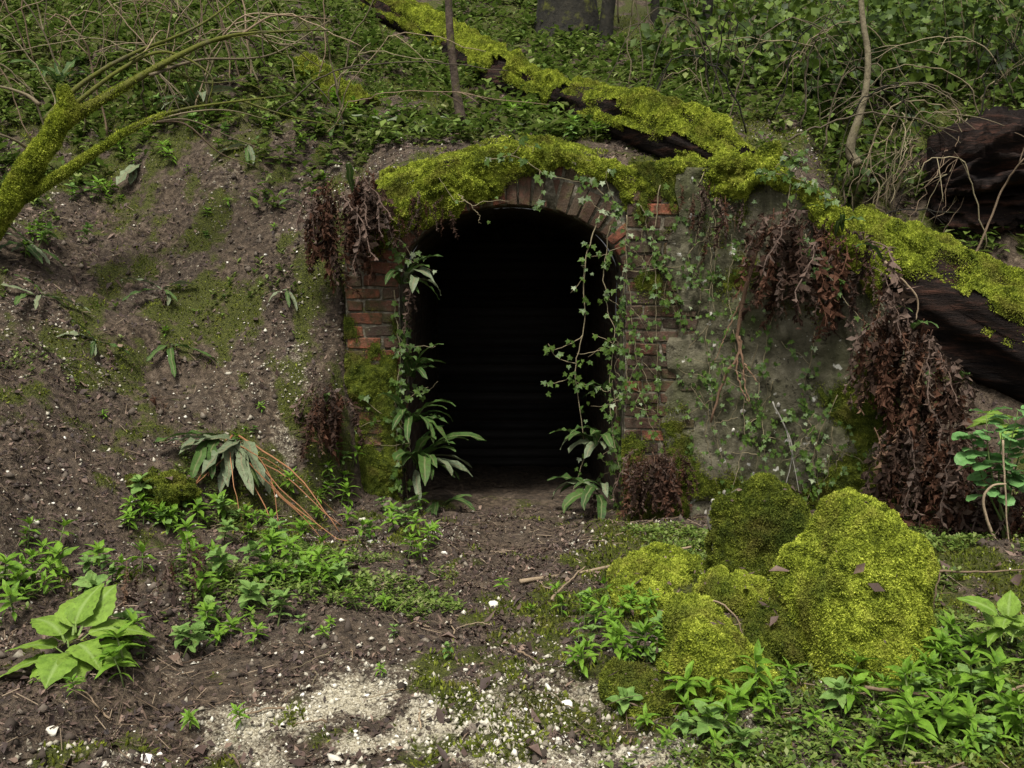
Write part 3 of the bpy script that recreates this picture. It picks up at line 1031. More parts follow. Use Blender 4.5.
def grid_patch(fn, nu, nv):
    u, v = np.meshgrid(np.linspace(0, 1, nu), np.linspace(0, 1, nv))
    V = fn(u.ravel(), v.ravel())
    i0 = (np.arange(nv - 1)[:, None] * nu + np.arange(nu - 1)[None])
    return V, np.stack([i0, i0 + 1, i0 + 1 + nu, i0 + nu], -1).reshape(-1, 4), u.ravel(), v.ravel()

# mat of moss over the arch
def arch_fn(u, v):
    x = -0.95 + u * 2.08
    top = wall_top(x) + 0.01
    px = 512 + x / 5.95 * FPX
    low_py = np.interp(px, [350, 365, 385, 410, 435, 470, 500, 530, 560, 590, 615, 640, 665, 700], [240, 262, 262, 238, 222, 204, 194, 182, 170, 176, 196, 222, 200, 190])
    zl = np.array([at(a, b, 5.95)[2] for a, b in zip(px, low_py)])
    zl = np.minimum(zl, top - 0.03)
    zl += 0.04 * fbm(x * 12, 0, 0, 3, 55)
    f = np.clip(v / 0.5, 0, 1); b = np.clip((v - 0.5) / 0.5, 0, 1)
    y = np.where(v < 0.5, 5.975 - 0.035 * np.sin(f * math.pi * 0.8), 5.955 + 0.62 * b)
    z = np.where(v < 0.5, zl + (top - zl) * np.sin(f * math.pi / 2), top + 0.02 * b + 0.16 * b * b)
    return np.stack([x, y, z], -1)
V, F, u, v = grid_patch(arch_fn, 150, 90)
edge = np.minimum(np.minimum(u, 1 - u) * 14, np.minimum(v * 9, (1 - v) * 4))
mask = np.clip(edge, 0, 1) * 0.8 + 0.85 * fbm(V[:, 0] * 5, V[:, 1] * 5, V[:, 2] * 5, 4, 12) - 0.30
o = moss_coat("moss_mat", V, F, mask, 0.06, None, (0, 6.0, 2.0), 42000)
tag(o, "thick yellow green moss draped over the brick arch", "moss", kind="stuff")

# moss on the left pier
def lp_fn(u, v):
    x = X_L - 0.01 + u * (XL - X_L + 0.015); z = -0.02 + v * 1.30
    return np.stack([x, np.full_like(x, 5.982), z], -1)
V, F, u, v = grid_patch(lp_fn, 40, 110)
mask = 0.95 * sstep(1.30, 0.75, V[:, 2]) - 0.22 - 0.5 * sstep(0.12, 0.0, 1 - u) + 0.75 * fbm(V[:, 0] * 6, 0, V[:, 2] * 6, 4, 19)
o = moss_coat("moss_patch", V, F, mask, 0.022, None, (-0.82, 5.98, 0.4), 34000, 0.016, 0.006, "moss_dark")
tag(o, "damp olive moss clinging to the left brick pier", "moss", kind="stuff")
def rp_fn(u, v):
    x = 0.66 + u * 0.42; z = -0.02 + v * 0.75
    return np.stack([x, np.full_like(x, 5.921), z], -1)
V, F, u, v = grid_patch(rp_fn, 40, 70)
mask = 0.6 * sstep(0.7, 0.25, V[:, 2]) - 0.1 - 0.5 * sstep(0.15, 0.0, np.minimum(u, 1 - u)) + 0.7 * fbm(V[:, 0] * 6, 3, V[:, 2] * 6, 4, 19)
o = moss_coat("moss_patch", V, F, mask, 0.03, None, (0.86, 5.92, 0.3), 34000, 0.018, 0.006, "moss_dark")
tag(o, "damp olive moss at the foot of the right brick pier", "moss", kind="stuff")
# moss on the wing wall: lower right face and the top edge
wN = len(wf)
wmask = np.zeros(wN)
Pw = wf
t_ = (Pw[:, 0] - X_R) / (WING_END[0] - X_R)
wmask = 0.9 * sstep(0.45, 0.75, t_) * sstep(1.05, 0.6, Pw[:, 2]) + 0.7 * sstep(0.45, 0.1, Pw[:, 2]) - 0.35 + 0.7 * fbm(Pw[:, 0] * 4, Pw[:, 1] * 4, Pw[:, 2] * 4, 4, 23)
wFq = WQ[(WQ < wN).all(1)]
o = moss_coat("moss_patch", wf, wFq, wmask, 0.03, None, (1.7, 5.6, 0.3), 30000, 0.018, 0.006, "moss_dark")
tag(o, "dark green moss spread over the lower rendered wall", "moss", kind="stuff")
def wt_fn(u, v):
    x = X_R - 0.06 + u * 1.0
    t = (x - X_R) / (WING_END[0] - X_R)
    yf = 5.965 + np.clip(t, 0, 1) * (WING_END[1] - 5.965)
    top = wall_top(np.clip(x, X_R, 9)) + 0.01
    f = np.clip(v / 0.45, 0, 1); b = np.clip((v - 0.45) / 0.55, 0, 1)
    hang = 0.10 + 0.16 * np.clip(fbm(x * 4, 0, 0, 3, 77) + 0.35, 0, 1.5)
    y = np.where(v < 0.45, yf - 0.03, yf - 0.03 + 0.5 * b)
    z = np.where(v < 0.45, top - hang * (1 - np.sin(f * math.pi / 2)), top + 0.10 * b)
    return np.stack([x, y, z], -1)
V, F, u, v = grid_patch(wt_fn, 90, 60)
edge = np.minimum(np.minimum(u, 1 - u) * 14, np.minimum(v * 9, (1 - v) * 4))
mask = np.clip(edge, 0, 1) * 0.7 + 0.9 * fbm(V[:, 0] * 4, V[:, 1] * 4, V[:, 2] * 4, 4, 15) - 0.25
o = moss_coat("moss_mat", V, F, mask, 0.10, None, (1.5, 5.8, 2.0), 40000)
tag(o, "bright yellow green moss cushions along the top of the rendered wall", "moss", kind="stuff")

# ------------------------------------------------------------------ boulders
def boulder(label, centre, radii, seed, name="mossy_boulder", rotz=0.0, tilt=0.0, thick=0.025, mat="moss", bare=0.0, sub=5, blade=0.02, rough=0.22, cuts=(), planes=None, scale_=0.86):
    V, F = icosphere(sub)
    if planes:
        dirs = V / np.linalg.norm(V, axis=1, keepdims=True)
        inv = np.zeros(len(V))
        for cn, lim in planes:
            cn = np.asarray(cn, float); cn /= np.linalg.norm(cn)
            inv += (np.clip(dirs @ cn, 0, None) / (lim * scale_)) ** 24
        V0 = dirs * (inv ** (-1 / 24))[:, None]
    nse = fbm(V[:, 0] * 1.2 + seed * 3.1, V[:, 1] * 1.2, V[:, 2] * 1.2, 3, seed)
    V = V * (1 + rough * nse)[:, None]
    V = np.sign(V) * np.abs(V) ** 0.9
    V = V * np.asarray(radii)
    if planes:
        V = V0
    for cn, lim in cuts:
        cn = np.asarray(cn, float); cn /= np.linalg.norm(cn)
        V = V - cn[None] * (np.clip(V @ cn - lim, 0, None) * 0.93)[:, None]
    V = V + vnormals(V, F) * (0.02 * fbm(V[:, 0] * 7 + seed, V[:, 1] * 7, V[:, 2] * 7, 3, seed + 4))[:, None]
    Mx = np.array(Euler((tilt * 0.3, tilt, rotz)).to_matrix())
    V = V @ Mx.T
    o = obj(name, make_mesh("stone_core", V, F, MT["dark_stone"], True), None, centre)
    tag(o, label, "moss" if name == "moss_clump" else "boulder")
    N = vnormals(V, F)
    mask = 0.85 - bare + 0.25 * N[:, 2] + 0.6 * fbm(V[:, 0] * 6 + seed, V[:, 1] * 6, V[:, 2] * 6, 3, seed + 2)
    mask = np.where(V[:, 2] < -0.75 * radii[2], -1, mask)
    m = moss_coat("moss_coat", V, F, mask, thick * 1.2, o, (0, 0, 0), 52000, blade, 0.0065, mat, 12)
    m["kind"] = "stuff"
    ok = N[:, 2] > 0.25
    if sub >= 5:
        P_, N_ = sample_surface(V + N * 0.02, F, 26, np.where(ok, 1.0, 0.02))
        lv, lf, lr = flakes(P_ + N_ * 0.012, N_, 0.03)
        sc = obj("leaf_scraps", make_mesh("leaf_scraps", lv, lf, MT["litter"], False, dict(rnd=0.4 + 0.6 * lr)), o)
        sc["kind"] = "stuff"
    return o

def bpos(px, py_base, dy=0.0, dz=0.0):
    p = on_ground(px, py_base)
    return (p[0], p[1] + dy, p[2] + dz)
p = on_ground(860, 684)
big = at(860, 594, p[1] + 0.22)
boulder("largest moss covered boulder, tall and slab sided, right of the entrance", big, (0.28, 0.26, 0.36), 3, thick=.02,
        planes=[((-.84, -.1, .54), .215), ((-1, -.1, -.08), .255), ((.10, 0, 1), .345), ((.73, 0, .69), .295), ((1, -.1, .05), .265), ((-.1, -1, .30), .23), ((.62, -.75, .1), .25), ((-.6, -.8, .1), .245), ((0, 1, .2), .26), ((0, 0, -1), .36)])
p = on_ground(722, 700)
boulder("long mossy boulder sloping left of the largest boulder", at(714, 652, p[1] + 0.12), (0.2, 0.2, 0.2), 5, thick=.02,
        planes=[((.77, -.15, .64), .085), ((-.15, -.1, 1), .155), ((-1, -.1, .25), .155), ((.1, -1, .35), .15), ((.9, -.5, 0), .20), ((0, 1, .2), .18), ((0, 0, -1), .22), ((-.6, -.8, 0), .17)])
p = on_ground(795, 675)
boulder("squat brown green mossy stone leaning between the two large boulders", (p[0], p[1] + 0.14, p[2] + 0.06), (0.12, 0.13, 0.13), 8, bare=0.15, mat="moss_dark", cuts=[((-.5, -.5, .7), .10)])
p = on_ground(742, 612)
boulder("small bright mossy stone just behind the long boulder", (p[0], p[1] + 0.08, p[2] + 0.03), (0.14, 0.11, 0.06), 9, cuts=[((.2, -.3, .9), .055)])
p = on_ground(775, 588)
boulder("dark moss mound banked against the rendered wall", (p[0] + .03, p[1] + 0.14, p[2] + 0.06), (0.27, 0.12, 0.27), 12, mat="moss_dark", rough=0.35, cuts=[((-.3, -.9, .3), .10), ((.7, -.3, .6), .2)])
p = on_ground(645, 612)
boulder("low moss cushion stone beside the fallen stick", (p[0], p[1] + 0.08, p[2] + 0.0), (0.13, 0.10, 0.07), 14, cuts=[((0, -.2, 1), .045)])
p = on_ground(632, 590)
boulder("smallest mossy stone at the path edge behind the moss cushion", (p[0], p[1] + 0.06, p[2] + 0.03), (0.07, 0.06, 0.07), 16, sub=4)
p = on_ground(675, 585)
boulder("moss covered rock at the foot of the right brick pier", (p[0], p[1] + 0.12, p[2] - 0.01), (0.17, 0.11, 0.10), 18, cuts=[((.3, -.3, .9), .05)])
p = on_ground(640, 705)
boulder("low olive mossy stone half buried among the herbs", (p[0], p[1] + 0.05, p[2] + 0.0), (0.12, 0.10, 0.07), 21, mat="moss_dark")
p = on_ground(155, 492)
boulder("round green moss cushion on the bare left bank", (p[0], p[1] + 0.05, p[2] - 0.01), (0.16, 0.12, 0.07), 24, mat="moss_dark", rough=.45)

# ------------------------------------------------------------------ logs
def log(label, pts, rads, seed, n=70, seg=40, mat="rot", mosslim=0.1, thick=0.05, rough=0.12, flat=1.0, name="fallen_log", dens=36000, moss_mat="moss", blade=0.024, ridge=0.10):
    P = smooth_path(pts, n)
    rr = np.interp(np.linspace(0, 1, n), np.linspace(0, 1, len(rads)), rads)
    o0 = P[0].copy()
    V, F = tube(P, rr, seg)
    C = np.concatenate([np.repeat(P, seg, 0), P[:1], P[-1:]])
    D = V - C
    ang = np.tile(np.arange(seg) * 2 * math.pi / seg, n)
    s = np.repeat(np.linspace(0, np.linalg.norm(np.diff(P, axis=0), axis=1).sum(), n), seg)
    k = rough * fbm(np.cos(ang) * 2.2 + seed, np.sin(ang) * 2.2, s * 1.3, 3, seed) + ridge * (fbm(np.cos(ang) * 6 + 0.3 * np.sin(s * 5), np.sin(ang) * 6, s * 1.6, 4, seed + 1) if ridge < .3 else 0.35 - np.abs(fbm(np.cos(ang) * 5 + 0.4 * np.sin(s * 4), np.sin(ang) * 5, s * 1.8, 4, seed + 1, .6)))
    k = np.concatenate([k, [0, 0]])
    V = C + D * (1 + k)[:, None]
    V[:-2] += (P[-1] - P[0]) / np.linalg.norm(P[-1] - P[0]) * (0.10 * rr.mean() * fbm(np.cos(ang) * 4, np.sin(ang) * 4, 0, 3, seed + 5))[:, None] * np.repeat((np.linspace(0, 1, n) > 0.93) | (np.linspace(0, 1, n) < 0.07), seg)[:, None]
    o = obj(name, make_mesh("wood", V - o0, F, MT[mat], True), None, o0)
    tag(o, label, "log")
    if mosslim < 1:
        N = vnormals(V, F[0])
        mask = (N[:, 2] - mosslim) * 1.2 + 0.85 * fbm(V[:, 0] * 4, V[:, 1] * 4, V[:, 2] * 4, 3, seed + 7)
        m = moss_coat("moss_coat", V, F[0], mask, thick, o, o0, dens, blade, 0.008, moss_mat, 8)
        m["kind"] = "stuff"
    return o

log("upper moss grown log lying along the slope above the arch", [on_ground(372, 8) + [0, 0, .03], on_ground(440, 45) + [0, 0, .05], on_ground(500, 82) + [0, 0, .05], on_ground(562, 112) + [0, 0, .06]], [0.15, 0.17, 0.16, 0.12], 101, mosslim=0.12, thick=0.06, ridge=.15)
log("rotten black log with mossy top lying above the right of the arch", [on_ground(575, 112) + [0, 0, .08], on_ground(632, 138) + [0, 0, .10], on_ground(690, 160) + [0, 0, .10], on_ground(740, 178) + [0, 0, .06]], [0.13, 0.19, 0.19, 0.12], 105, mosslim=0.36, ridge=.2, thick=0.05)
log("dark mossy log sloping down behind the dead ferns on the right", [at(850, 235, 6.45), at(910, 275, 6.15), at(980, 318, 5.9), at(1080, 370, 5.6), at(1230, 450, 5.25)], [0.16, 0.25, 0.29, 0.28, 0.26], 110, mosslim=0.10, thick=0.055, ridge=.16)
log("big rotten trunk with dark reddish fibrous end at the right edge", [at(928, 195, 6.95), at(985, 188, 6.85), at(1080, 178, 6.7), at(1200, 165, 6.5)], [0.28, 0.47, 0.52, 0.54], 115, n=150, seg=130, mosslim=2, rough=0.30, ridge=0.45)
log("short mossy log on the slope left of the slender sapling", [on_ground(298, 68), on_ground(330, 90), on_ground(365, 112)], [0.08, 0.10, 0.09], 120, n=30, seg=24, mosslim=-0.3)

# ------------------------------------------------------------------ trees and saplings
def tree(name, label, pts, rads, mat, limbs=(), seg=10, n=26, cat="sapling", group=None):
    P = smooth_path(pts, n)
    t = thing(name, label, cat, P[0], group=group)
    rr = np.interp(np.linspace(0, 1, n), np.linspace(0, 1, len(rads)), rads)
    V, F = tube(P, rr, seg)
    V = V + (0.06 * rr.mean()) * np.stack([fbm(V[:, 0] * 9, V[:, 1] * 9, V[:, 2] * 4, 2, 1), fbm(V[:, 0] * 9, V[:, 1] * 9, V[:, 2] * 4, 2, 2), 0 * V[:, 0]], -1)
    obj("trunk", make_mesh("trunk", V - P[0], F, MT[mat], True), t)
    for lp, lr in limbs:
        Q = smooth_path(lp, 14)
        V, F = tube(Q, np.linspace(lr, lr * 0.3, 14), 6)
        obj("branch", make_mesh("branch", V - P[0], F, MT[mat], True), t)
    return t

b0 = on_ground(463, 128)
tree("sapling", "slender brown sapling standing just above the arch", [at(463, 130, b0[1]), at(455, 80, b0[1]), at(449, 10, b0[1]), at(446, -150, b0[1] + .2), at(430, -420, b0[1] + .3)], [0.040, 0.030, 0.026, 0.022, 0.01], "bark",
     [([at(447, -100, b0[1]), at(500, -200, b0[1]), at(560, -330, b0[1] - .5)], 0.012), ([at(446, -170, b0[1]), at(380, -260, b0[1]), at(330, -420, b0[1] + .3)], 0.012)])
tree("sapling", "pale crooked sapling in front of the ivy thicket", [at(858, 165, 6.75), at(850, 148, 6.75), at(864, 100, 6.75), at(868, 55, 6.75), at(861, 0, 6.8), at(856, -150, 6.9), at(870, -400, 7)], [0.035, 0.032, 0.022, 0.020, 0.018, 0.015, 0.006], "bark_pale",
     [([at(858, -120, 6.9), at(900, -200, 7.0), at(930, -330, 7.2)], 0.010)])
def bg_tree(px, py, r, label, top=(0, -700), mat="bark_dark", group=None, limbs=3):
    g = on_ground(px, py)
    Y = g[1]
    x, y, z = g
    rs = random.Random(px)
    pts = [np.array([x, y, z - 0.3]), np.array([x, y, z + 0.35]), np.array([x + top[0] * .3, y, z + 2.2]), np.array([x + top[0] * .7, y + .2, z + 5]), np.array([x + top[0], y + .4, z + 9])]
    lb = []
    for k in range(limbs):
        z0 = z + 4 + k * 1.3
        a = rs.uniform(0, 6.28)
        b = np.array([x + top[0] * (0.55 + k * .12), y + .2, z0])
        lb.append(([b, b + np.array([math.cos(a) * 1.0, math.sin(a) * 1.0, 0.9]), b + np.array([math.cos(a) * 2.2, math.sin(a) * 2.2, 2.3])], r * 0.35))
    return tree("tree", label, pts, [r * 1.7, r * 1.15, r, r * 0.8, r * 0.3], mat, lb, 16, 30, "tree", group)
bg_tree(566, 30, 0.24, "thick dark tree trunk at the top of the slope", (-0.4, 0))
bg_tree(608, 42, 0.055, "thin dark leaning trunk right of the thick tree", (0.9, 0))
bg_tree(655, 22, 0.035, "thin dark trunk between the leaning trunk and the ivy", (0.1, 0), "bark_dark")
bg_tree(706, 75, 0.04, "dark slim trunk at the left edge of the ivy thicket", (0.05, 0), "bark_dark")
bg_tree(395, 18, 0.03, "thin pale pole rising from the upper mossy log", (-0.05, 0), "bark_pale", limbs=1)

# the mossy fallen limb at the left
def limb(label):
    base = on_ground(-25, 250)
    Y0 = base[1]
    t = thing("fallen_branch", label, "branch", base)
    main = smooth_path([at(-60, 300, Y0 - .1), at(0, 215, Y0 - .05), at(40, 155, Y0), at(70, 108, Y0 + .1)], 40)
    V, F = tube(main, np.linspace(0.062, 0.046, 40), 18)
    V = V + 0.012 * np.stack([fbm(V[:, 0] * 8, V[:, 1] * 8, V[:, 2] * 8, 2, k) for k in (1, 2, 3)], -1)
    m0 = obj("trunk", make_mesh("limb_trunk", V - base, F, MT["bark_moss"], True), t)
    N = vnormals(V, F[0])
    mk = 0.55 + 0.3 * N[:, 2] + 0.3 * fbm(V[:, 0] * 8, V[:, 1] * 8, V[:, 2] * 8, 3, 5)
    c = moss_coat("moss_coat", V, F[0], mk, 0.014, t, base, 60000, 0.030, 0.008, "moss", 14)
    c["kind"] = "stuff"
    def br(pts, r0, r1, mossy=0.0, mat="bark_moss", n=30):
        P = smooth_path([at(a, b, Y0 + d) for a, b, d in pts], n)
        V, F = tube(P, np.linspace(r0, r1, n), 9)
        V = V + r0 * 0.12 * np.stack([fbm(V[:, 0] * 14, V[:, 1] * 14, V[:, 2] * 14, 2, k) for k in (1, 2, 3)], -1)
        b = obj("branch", make_mesh("branch", V - base, F, MT[mat], True), t)
        if mossy:
            mk = (mossy - np.repeat(np.linspace(0, 1, n), 9)) * 1.5 + 0.3 * fbm(V[:-2, 0] * 9, V[:-2, 1] * 9, V[:-2, 2] * 9, 2, 5)
            mk = np.concatenate([mk, [-1, -1]])
            c = moss_coat("moss_coat", V, F[0], mk, 0.008, b, base, 60000, 0.022, 0.006, "moss", 14)
            c["kind"] = "stuff"
    br([(60, 125, .05), (110, 95, .15), (180, 55, .3), (235, 35, .5), (330, 30, .9)], 0.030, 0.004, 0.35)
    br([(10, 205, 0), (45, 185, .0), (90, 155, .05), (130, 130, .1), (180, 110, .2), (290, 95, .5)], 0.027, 0.004, 0.75)
    br([(75, 115, .1), (65, 95, .1), (62, 85, .1)], 0.040, 0.020, 1.0, n=10)
    br([(45, 120, .1), (80, 85, .2), (130, 55, .3), (200, 25, .6), (260, -20, .8)], 0.018, 0.004)
    br([(70, 108, .1), (120, 70, .2), (165, 52, .3), (210, 75, .3), (208, 105, .3)], 0.014, 0.003)
    br([(150, 75, .2), (200, 60, .5), (270, 55, .8), (330, 20, 1.0)], 0.010, 0.003, mat="bramble")
    r3 = random.Random(4)
    for q in range(16):
        a0, b0_ = r3.choice([(110, 95), (160, 65), (200, 48), (240, 35), (150, 122), (190, 108), (240, 100), (280, 45), (130, 60)])
        dx_, dy_ = r3.uniform(15, 90), r3.uniform(-60, 35)
        d0 = .1 + (a0 - 100) / 300
        br([(a0, b0_, d0), (a0 + dx_ * .5, b0_ + dy_ * .5 + r3.uniform(-14, 10), d0 + .1), (a0 + dx_, b0_ + dy_, d0 + .2), (a0 + dx_ * 1.5, b0_ + dy_ * 1.3 + r3.uniform(-5, 25), d0 + .3)], r3.uniform(.005, .009), .002, mat=r3.choice(("bramble", "bark_moss", "twig")), n=16)
    br([(40, 105, .1), (20, 92, .1), (-30, 80, .0)], 0.012, 0.005, mat="bramble", n=12)
    br([(30, 150, 0), (10, 138, -.1), (-30, 125, -.2)], 0.010, 0.004, mat="bramble", n=12)
limb("fallen limb furred with bright moss at the left edge, branches reaching right")

# ------------------------------------------------------------------ leaf and frond meshes
def strap(length, width, arch, wav, seed, nseg=9, dead=False, lobe=0.0):
    """strap-shaped frond: grows from the origin along +X, rising then drooping"""
    r = np.random.default_rng(seed)
    t = np.linspace(0, 1, nseg + 1)
    prof = np.interp(t, [0, .06, .14, .45, .8, .94, 1], [.12, .12, .75, 1.0, .8, .42, .03]) * width
    if lobe:
        prof = prof * (1 + lobe * np.sin(np.arange(nseg + 1) * math.pi + 0.5) * r.uniform(0.5, 1.0, nseg + 1))
    ang = arch[0] + (arch[1] - arch[0]) * t ** 1.2
    dx, dz = np.cos(ang), np.sin(ang)
    x = np.concatenate([[0], np.cumsum(dx[:-1])]) * length / nseg
    z = np.concatenate([[0], np.cumsum(dz[:-1])]) * length / nseg
    ylat = np.cumsum(r.normal(0, wav * 0.4, nseg + 1)) * length / nseg
    V, mid = [], []
    for i in range(nseg + 1):
        nx_, nz_ = -math.sin(ang[i]), math.cos(ang[i])
        tw = r.normal(0, wav)
        for s in (-1, -.5, 0, .5, 1):
            w = s * prof[i] * 0.5
            up = 0.16 * abs(s) * prof[i] + wav * width * 0.30 * abs(s) * math.sin(i * 2.1 + s * 2 + seed) + tw * w
            if dead:
                up += r.normal(0, 0.16) * width
            V.append((x[i] + nx_ * up, ylat[i] + w, z[i] + nz_ * up))
            mid.append(1 - abs(s))
    F = [(i * 5 + k, i * 5 + k + 1, (i + 1) * 5 + k + 1, (i + 1) * 5 + k) for i in range(nseg) for k in range(4)]
    return np.array(V), np.array(F), np.array(mid)

def mk(name, data, mat):
    V, F, m = data
    return make_mesh(name, V, F, MT[mat], 'dead' not in name, dict(mid=m))
FROND = [mk("frond", strap(1.0, 0.16, (R(a), R(b)), 0.25, s), "fern") for s, (a, b) in enumerate([(60, -30), (50, -50), (70, -10), (40, -60), (55, -20), (30, -40)])]
FROND_OLD = [mk("frond", strap(1.0, 0.17, (R(a), R(b)), 0.3, s + 10), "fern_old") for s, (a, b) in enumerate([(40, -60), (20, -50), (50, -70)])]
FLAT = [mk("frond", strap(1.0, 0.17, (R(a), R(b)), 0.35, s + 70), "fern_old") for s, (a, b) in enumerate([(16, -18), (10, -12), (20, -30)])]
FLATG = [mk("frond", strap(1.0, 0.15, (R(a), R(b)), 0.35, s + 80), "fern") for s, (a, b) in enumerate([(20, -18), (14, -16)])]
def slope_along(g, a, l):
    return math.atan2(float(H(g[0] + math.cos(a) * l, g[1] + math.sin(a) * l) - H(g[0], g[1])), l)
def rag(width, arch, seed, nseg=15):
    """dead hanging frond: a kinked stalk with curled, shrivelled leaflets"""
    r = np.random.default_rng(seed)
    t = np.linspace(0, 1, nseg + 1)
    ang = arch[0] + (arch[1] - arch[0]) * t ** 0.5 + r.normal(0, .30, nseg + 1)
    x = np.concatenate([[0], np.cumsum(np.cos(ang[:-1]))]) / nseg
    z = np.concatenate([[0], np.cumsum(np.sin(ang[:-1]))]) / nseg
    y = np.cumsum(r.normal(0, .30, nseg + 1)) / nseg
    P = np.stack([x, y, z], -1)
    V, F, mid = [], [], []
    for i in range(nseg):
        b = len(V)
        w = 0.0055
        V += [P[i] + (0, -w, 0), P[i] + (0, w, 0), P[i + 1] + (0, w * .8, 0), P[i + 1] + (0, -w * .8, 0)]
        mid += [1] * 4
        F.append((b, b + 1, b + 2, b + 3))
        L0 = width * np.interp(t[i], [0, .1, .4, .8, 1], [.25, .7, 1, .8, .3])
        for sd in (-1, 1):
            for q in range(3):
                L = L0 * r.uniform(.35, 1.3)
                d = np.array([r.normal(0, .45), sd * r.uniform(.1, .8), r.uniform(-1.6, .1)]); d /= np.linalg.norm(d)
                e = np.cross(d, r.normal(size=3)); e /= np.linalg.norm(e)
                nn = np.cross(d, e)
                p0 = P[i] + (P[i + 1] - P[i]) * r.random()
                hw = L * r.uniform(.10, .25)
                b = len(V)
                V += [p0, p0 + d * L * .5 + e * hw + nn * L * r.normal(0, .25), p0 + d * L + nn * L * r.normal(0, .35), p0 + d * L * .5 - e * hw + nn * L * r.normal(0, .25)]
                mid += [.3, 0, 0, 0]
                F.append((b, b + 1, b + 2, b + 3))
    return np.array(V), np.array(F), np.array(mid)
FDEAD = [mk("dead_frond", rag((0.085, 0.12, 0.10)[s % 3], (R(a), R(b)), s + 20, 14), ("dead", "dead_dark", "dead", "dead_tan", "dead_dark", "dead", "dead_grey")[s % 7]) for s, (a, b) in enumerate([(-45, -95), (-20, -100), (-70, -92), (-60, -98), (-80, -95), (-65, -90), (-85, -90), (-70, -100), (10, -95), (-85, -88)])]
FDEADG = [mk("dead_frond", rag(0.095, (R(a), R(b)), s + 40, 13), "dead_grey") for s, (a, b) in enumerate([(30, -80), (0, -95), (40, -70), (-50, -95)])]

def leafmesh(name, L, W, mat, prof=None, fold=0.25, droop=0.3, seed=0, wav=0.0, nseg=6, petiole=0.0):
    r = np.random.default_rng(seed)
    t = np.linspace(0, 1, nseg + 1)
    pr = np.interp(t, *(prof or ([0, .15, .45, .8, 1], [.06, .7, 1, .5, .02]))) * W * 0.5
    V, mid = [], []
    off = 0
    F = []
    if petiole:
        V += [(0, -0.03 * W, 0), (0, 0.03 * W, 0), (petiole, 0.03 * W, petiole * 0.3), (petiole, -0.03 * W, petiole * 0.3)]
        mid += [1, 1, 1, 1]
        F.append((0, 1, 2, 3)); off = 4
    for i in range(nseg + 1):
        x = petiole + t[i] * L
        z = petiole * 0.3 - droop * L * t[i] ** 2
        for s in (-1, -.5, 0, .5, 1):
            y = s * pr[i] * (1 + wav * 0.3 * r.normal())
            zz = z + fold * abs(s) * pr[i] + wav * W * 0.12 * abs(s) * r.normal()
            V.append((x, y, zz)); mid.append(1 - abs(s))
    F += [(off + i * 5 + k, off + i * 5 + k + 1, off + (i + 1) * 5 + k + 1, off + (i + 1) * 5 + k) for i in range(nseg) for k in range(4)]
    return make_mesh(name, V, F, MT[mat], True, dict(mid=mid))

def ivymesh(mat, seed):
    r = np.random.default_rng(seed)
    a = np.array([-170, -120, -95, -60, -30, 0, 30, 60, 95, 120, 170])
    rad = np.array([.25, .62, .42, .72, .5, 1.0, .5, .72, .42, .62, .25]) * r.uniform(.92, 1.08, 11)
    V = [(0, 0, 0)] + [(q * math.cos(R(b)) , q * math.sin(R(b)), 0.12 * q * q * (1 if abs(b) > 20 else -0.6) + r.normal(0, .04)) for q, b in zip(rad, a)]
    F = [(0, i, i + 1) for i in range(1, 11)]
    return make_mesh("leaf", V, F, MT[mat], False, dict(mid=[1] + [0] * 11))
IVY = [ivymesh("ivy", s) for s in range(4)]
IVYP = [ivymesh("ivy_pale", s + 7) for s in range(2)]
HLEAF = [leafmesh("leaf", 1.0, w_, "herb", None, 0.3, d, s, 0.35) for s, (d, w_) in enumerate(((0.15, .34), (0.35, .42), (0.55, .38)))]
HLEAF2 = [leafmesh("leaf", 0.85, 0.60, "herb2", ([0, .1, .35, .7, .9, 1], [.15, .8, 1, .7, .3, .03]), 0.2, d, s + 5, 0.5) for s, d in enumerate((0.25, 0.5))]
LANCE = HLEAF

# ------------------------------------------------------------------ ferns
def fern(label, base, n, length, az=(0, 360), tilt=(-25, 25), kinds=("g",), name="fern", cat="fern", wide=1.0, spread=0.03, group=None, seed=0, flat=False):
    rs = random.Random(seed + int(base[0] * 1000))
    t = thing(name, label, cat, base, group=group)
    for k in range(n):
        a = R(az[0] + (az[1] - az[0]) * (k + rs.random()) / n)
        kd = kinds[k % len(kinds)]
        me = rs.choice({"g": FROND, "o": FROND_OLD, "d": FDEAD, "w": FDEADG}[kd])
        l = length * rs.uniform(0.6, 1.1)
        if flat and kd in "go":
            sl = slope_along(base, a, l)
            obj("frond", rs.choice(FLAT if kd == "o" else FLATG), t, (rs.uniform(-spread, spread), rs.uniform(-spread, spread), 0), (rs.uniform(-.4, .4), -max(-1.1, min(.5, sl)) + rs.uniform(-.2, .02), a), (l, l * wide * rs.uniform(.8, 1.2), l))
            continue
        o = obj("dead_frond" if kd in "dw" else "frond", me, t, (rs.uniform(-spread, spread), rs.uniform(-spread, spread) * 0.5, rs.uniform(-spread, spread)),
                (rs.uniform(-.35, .35), R(-rs.uniform(*tilt)), a), (l, l * wide * rs.uniform(.8, 1.2), l))
    return t

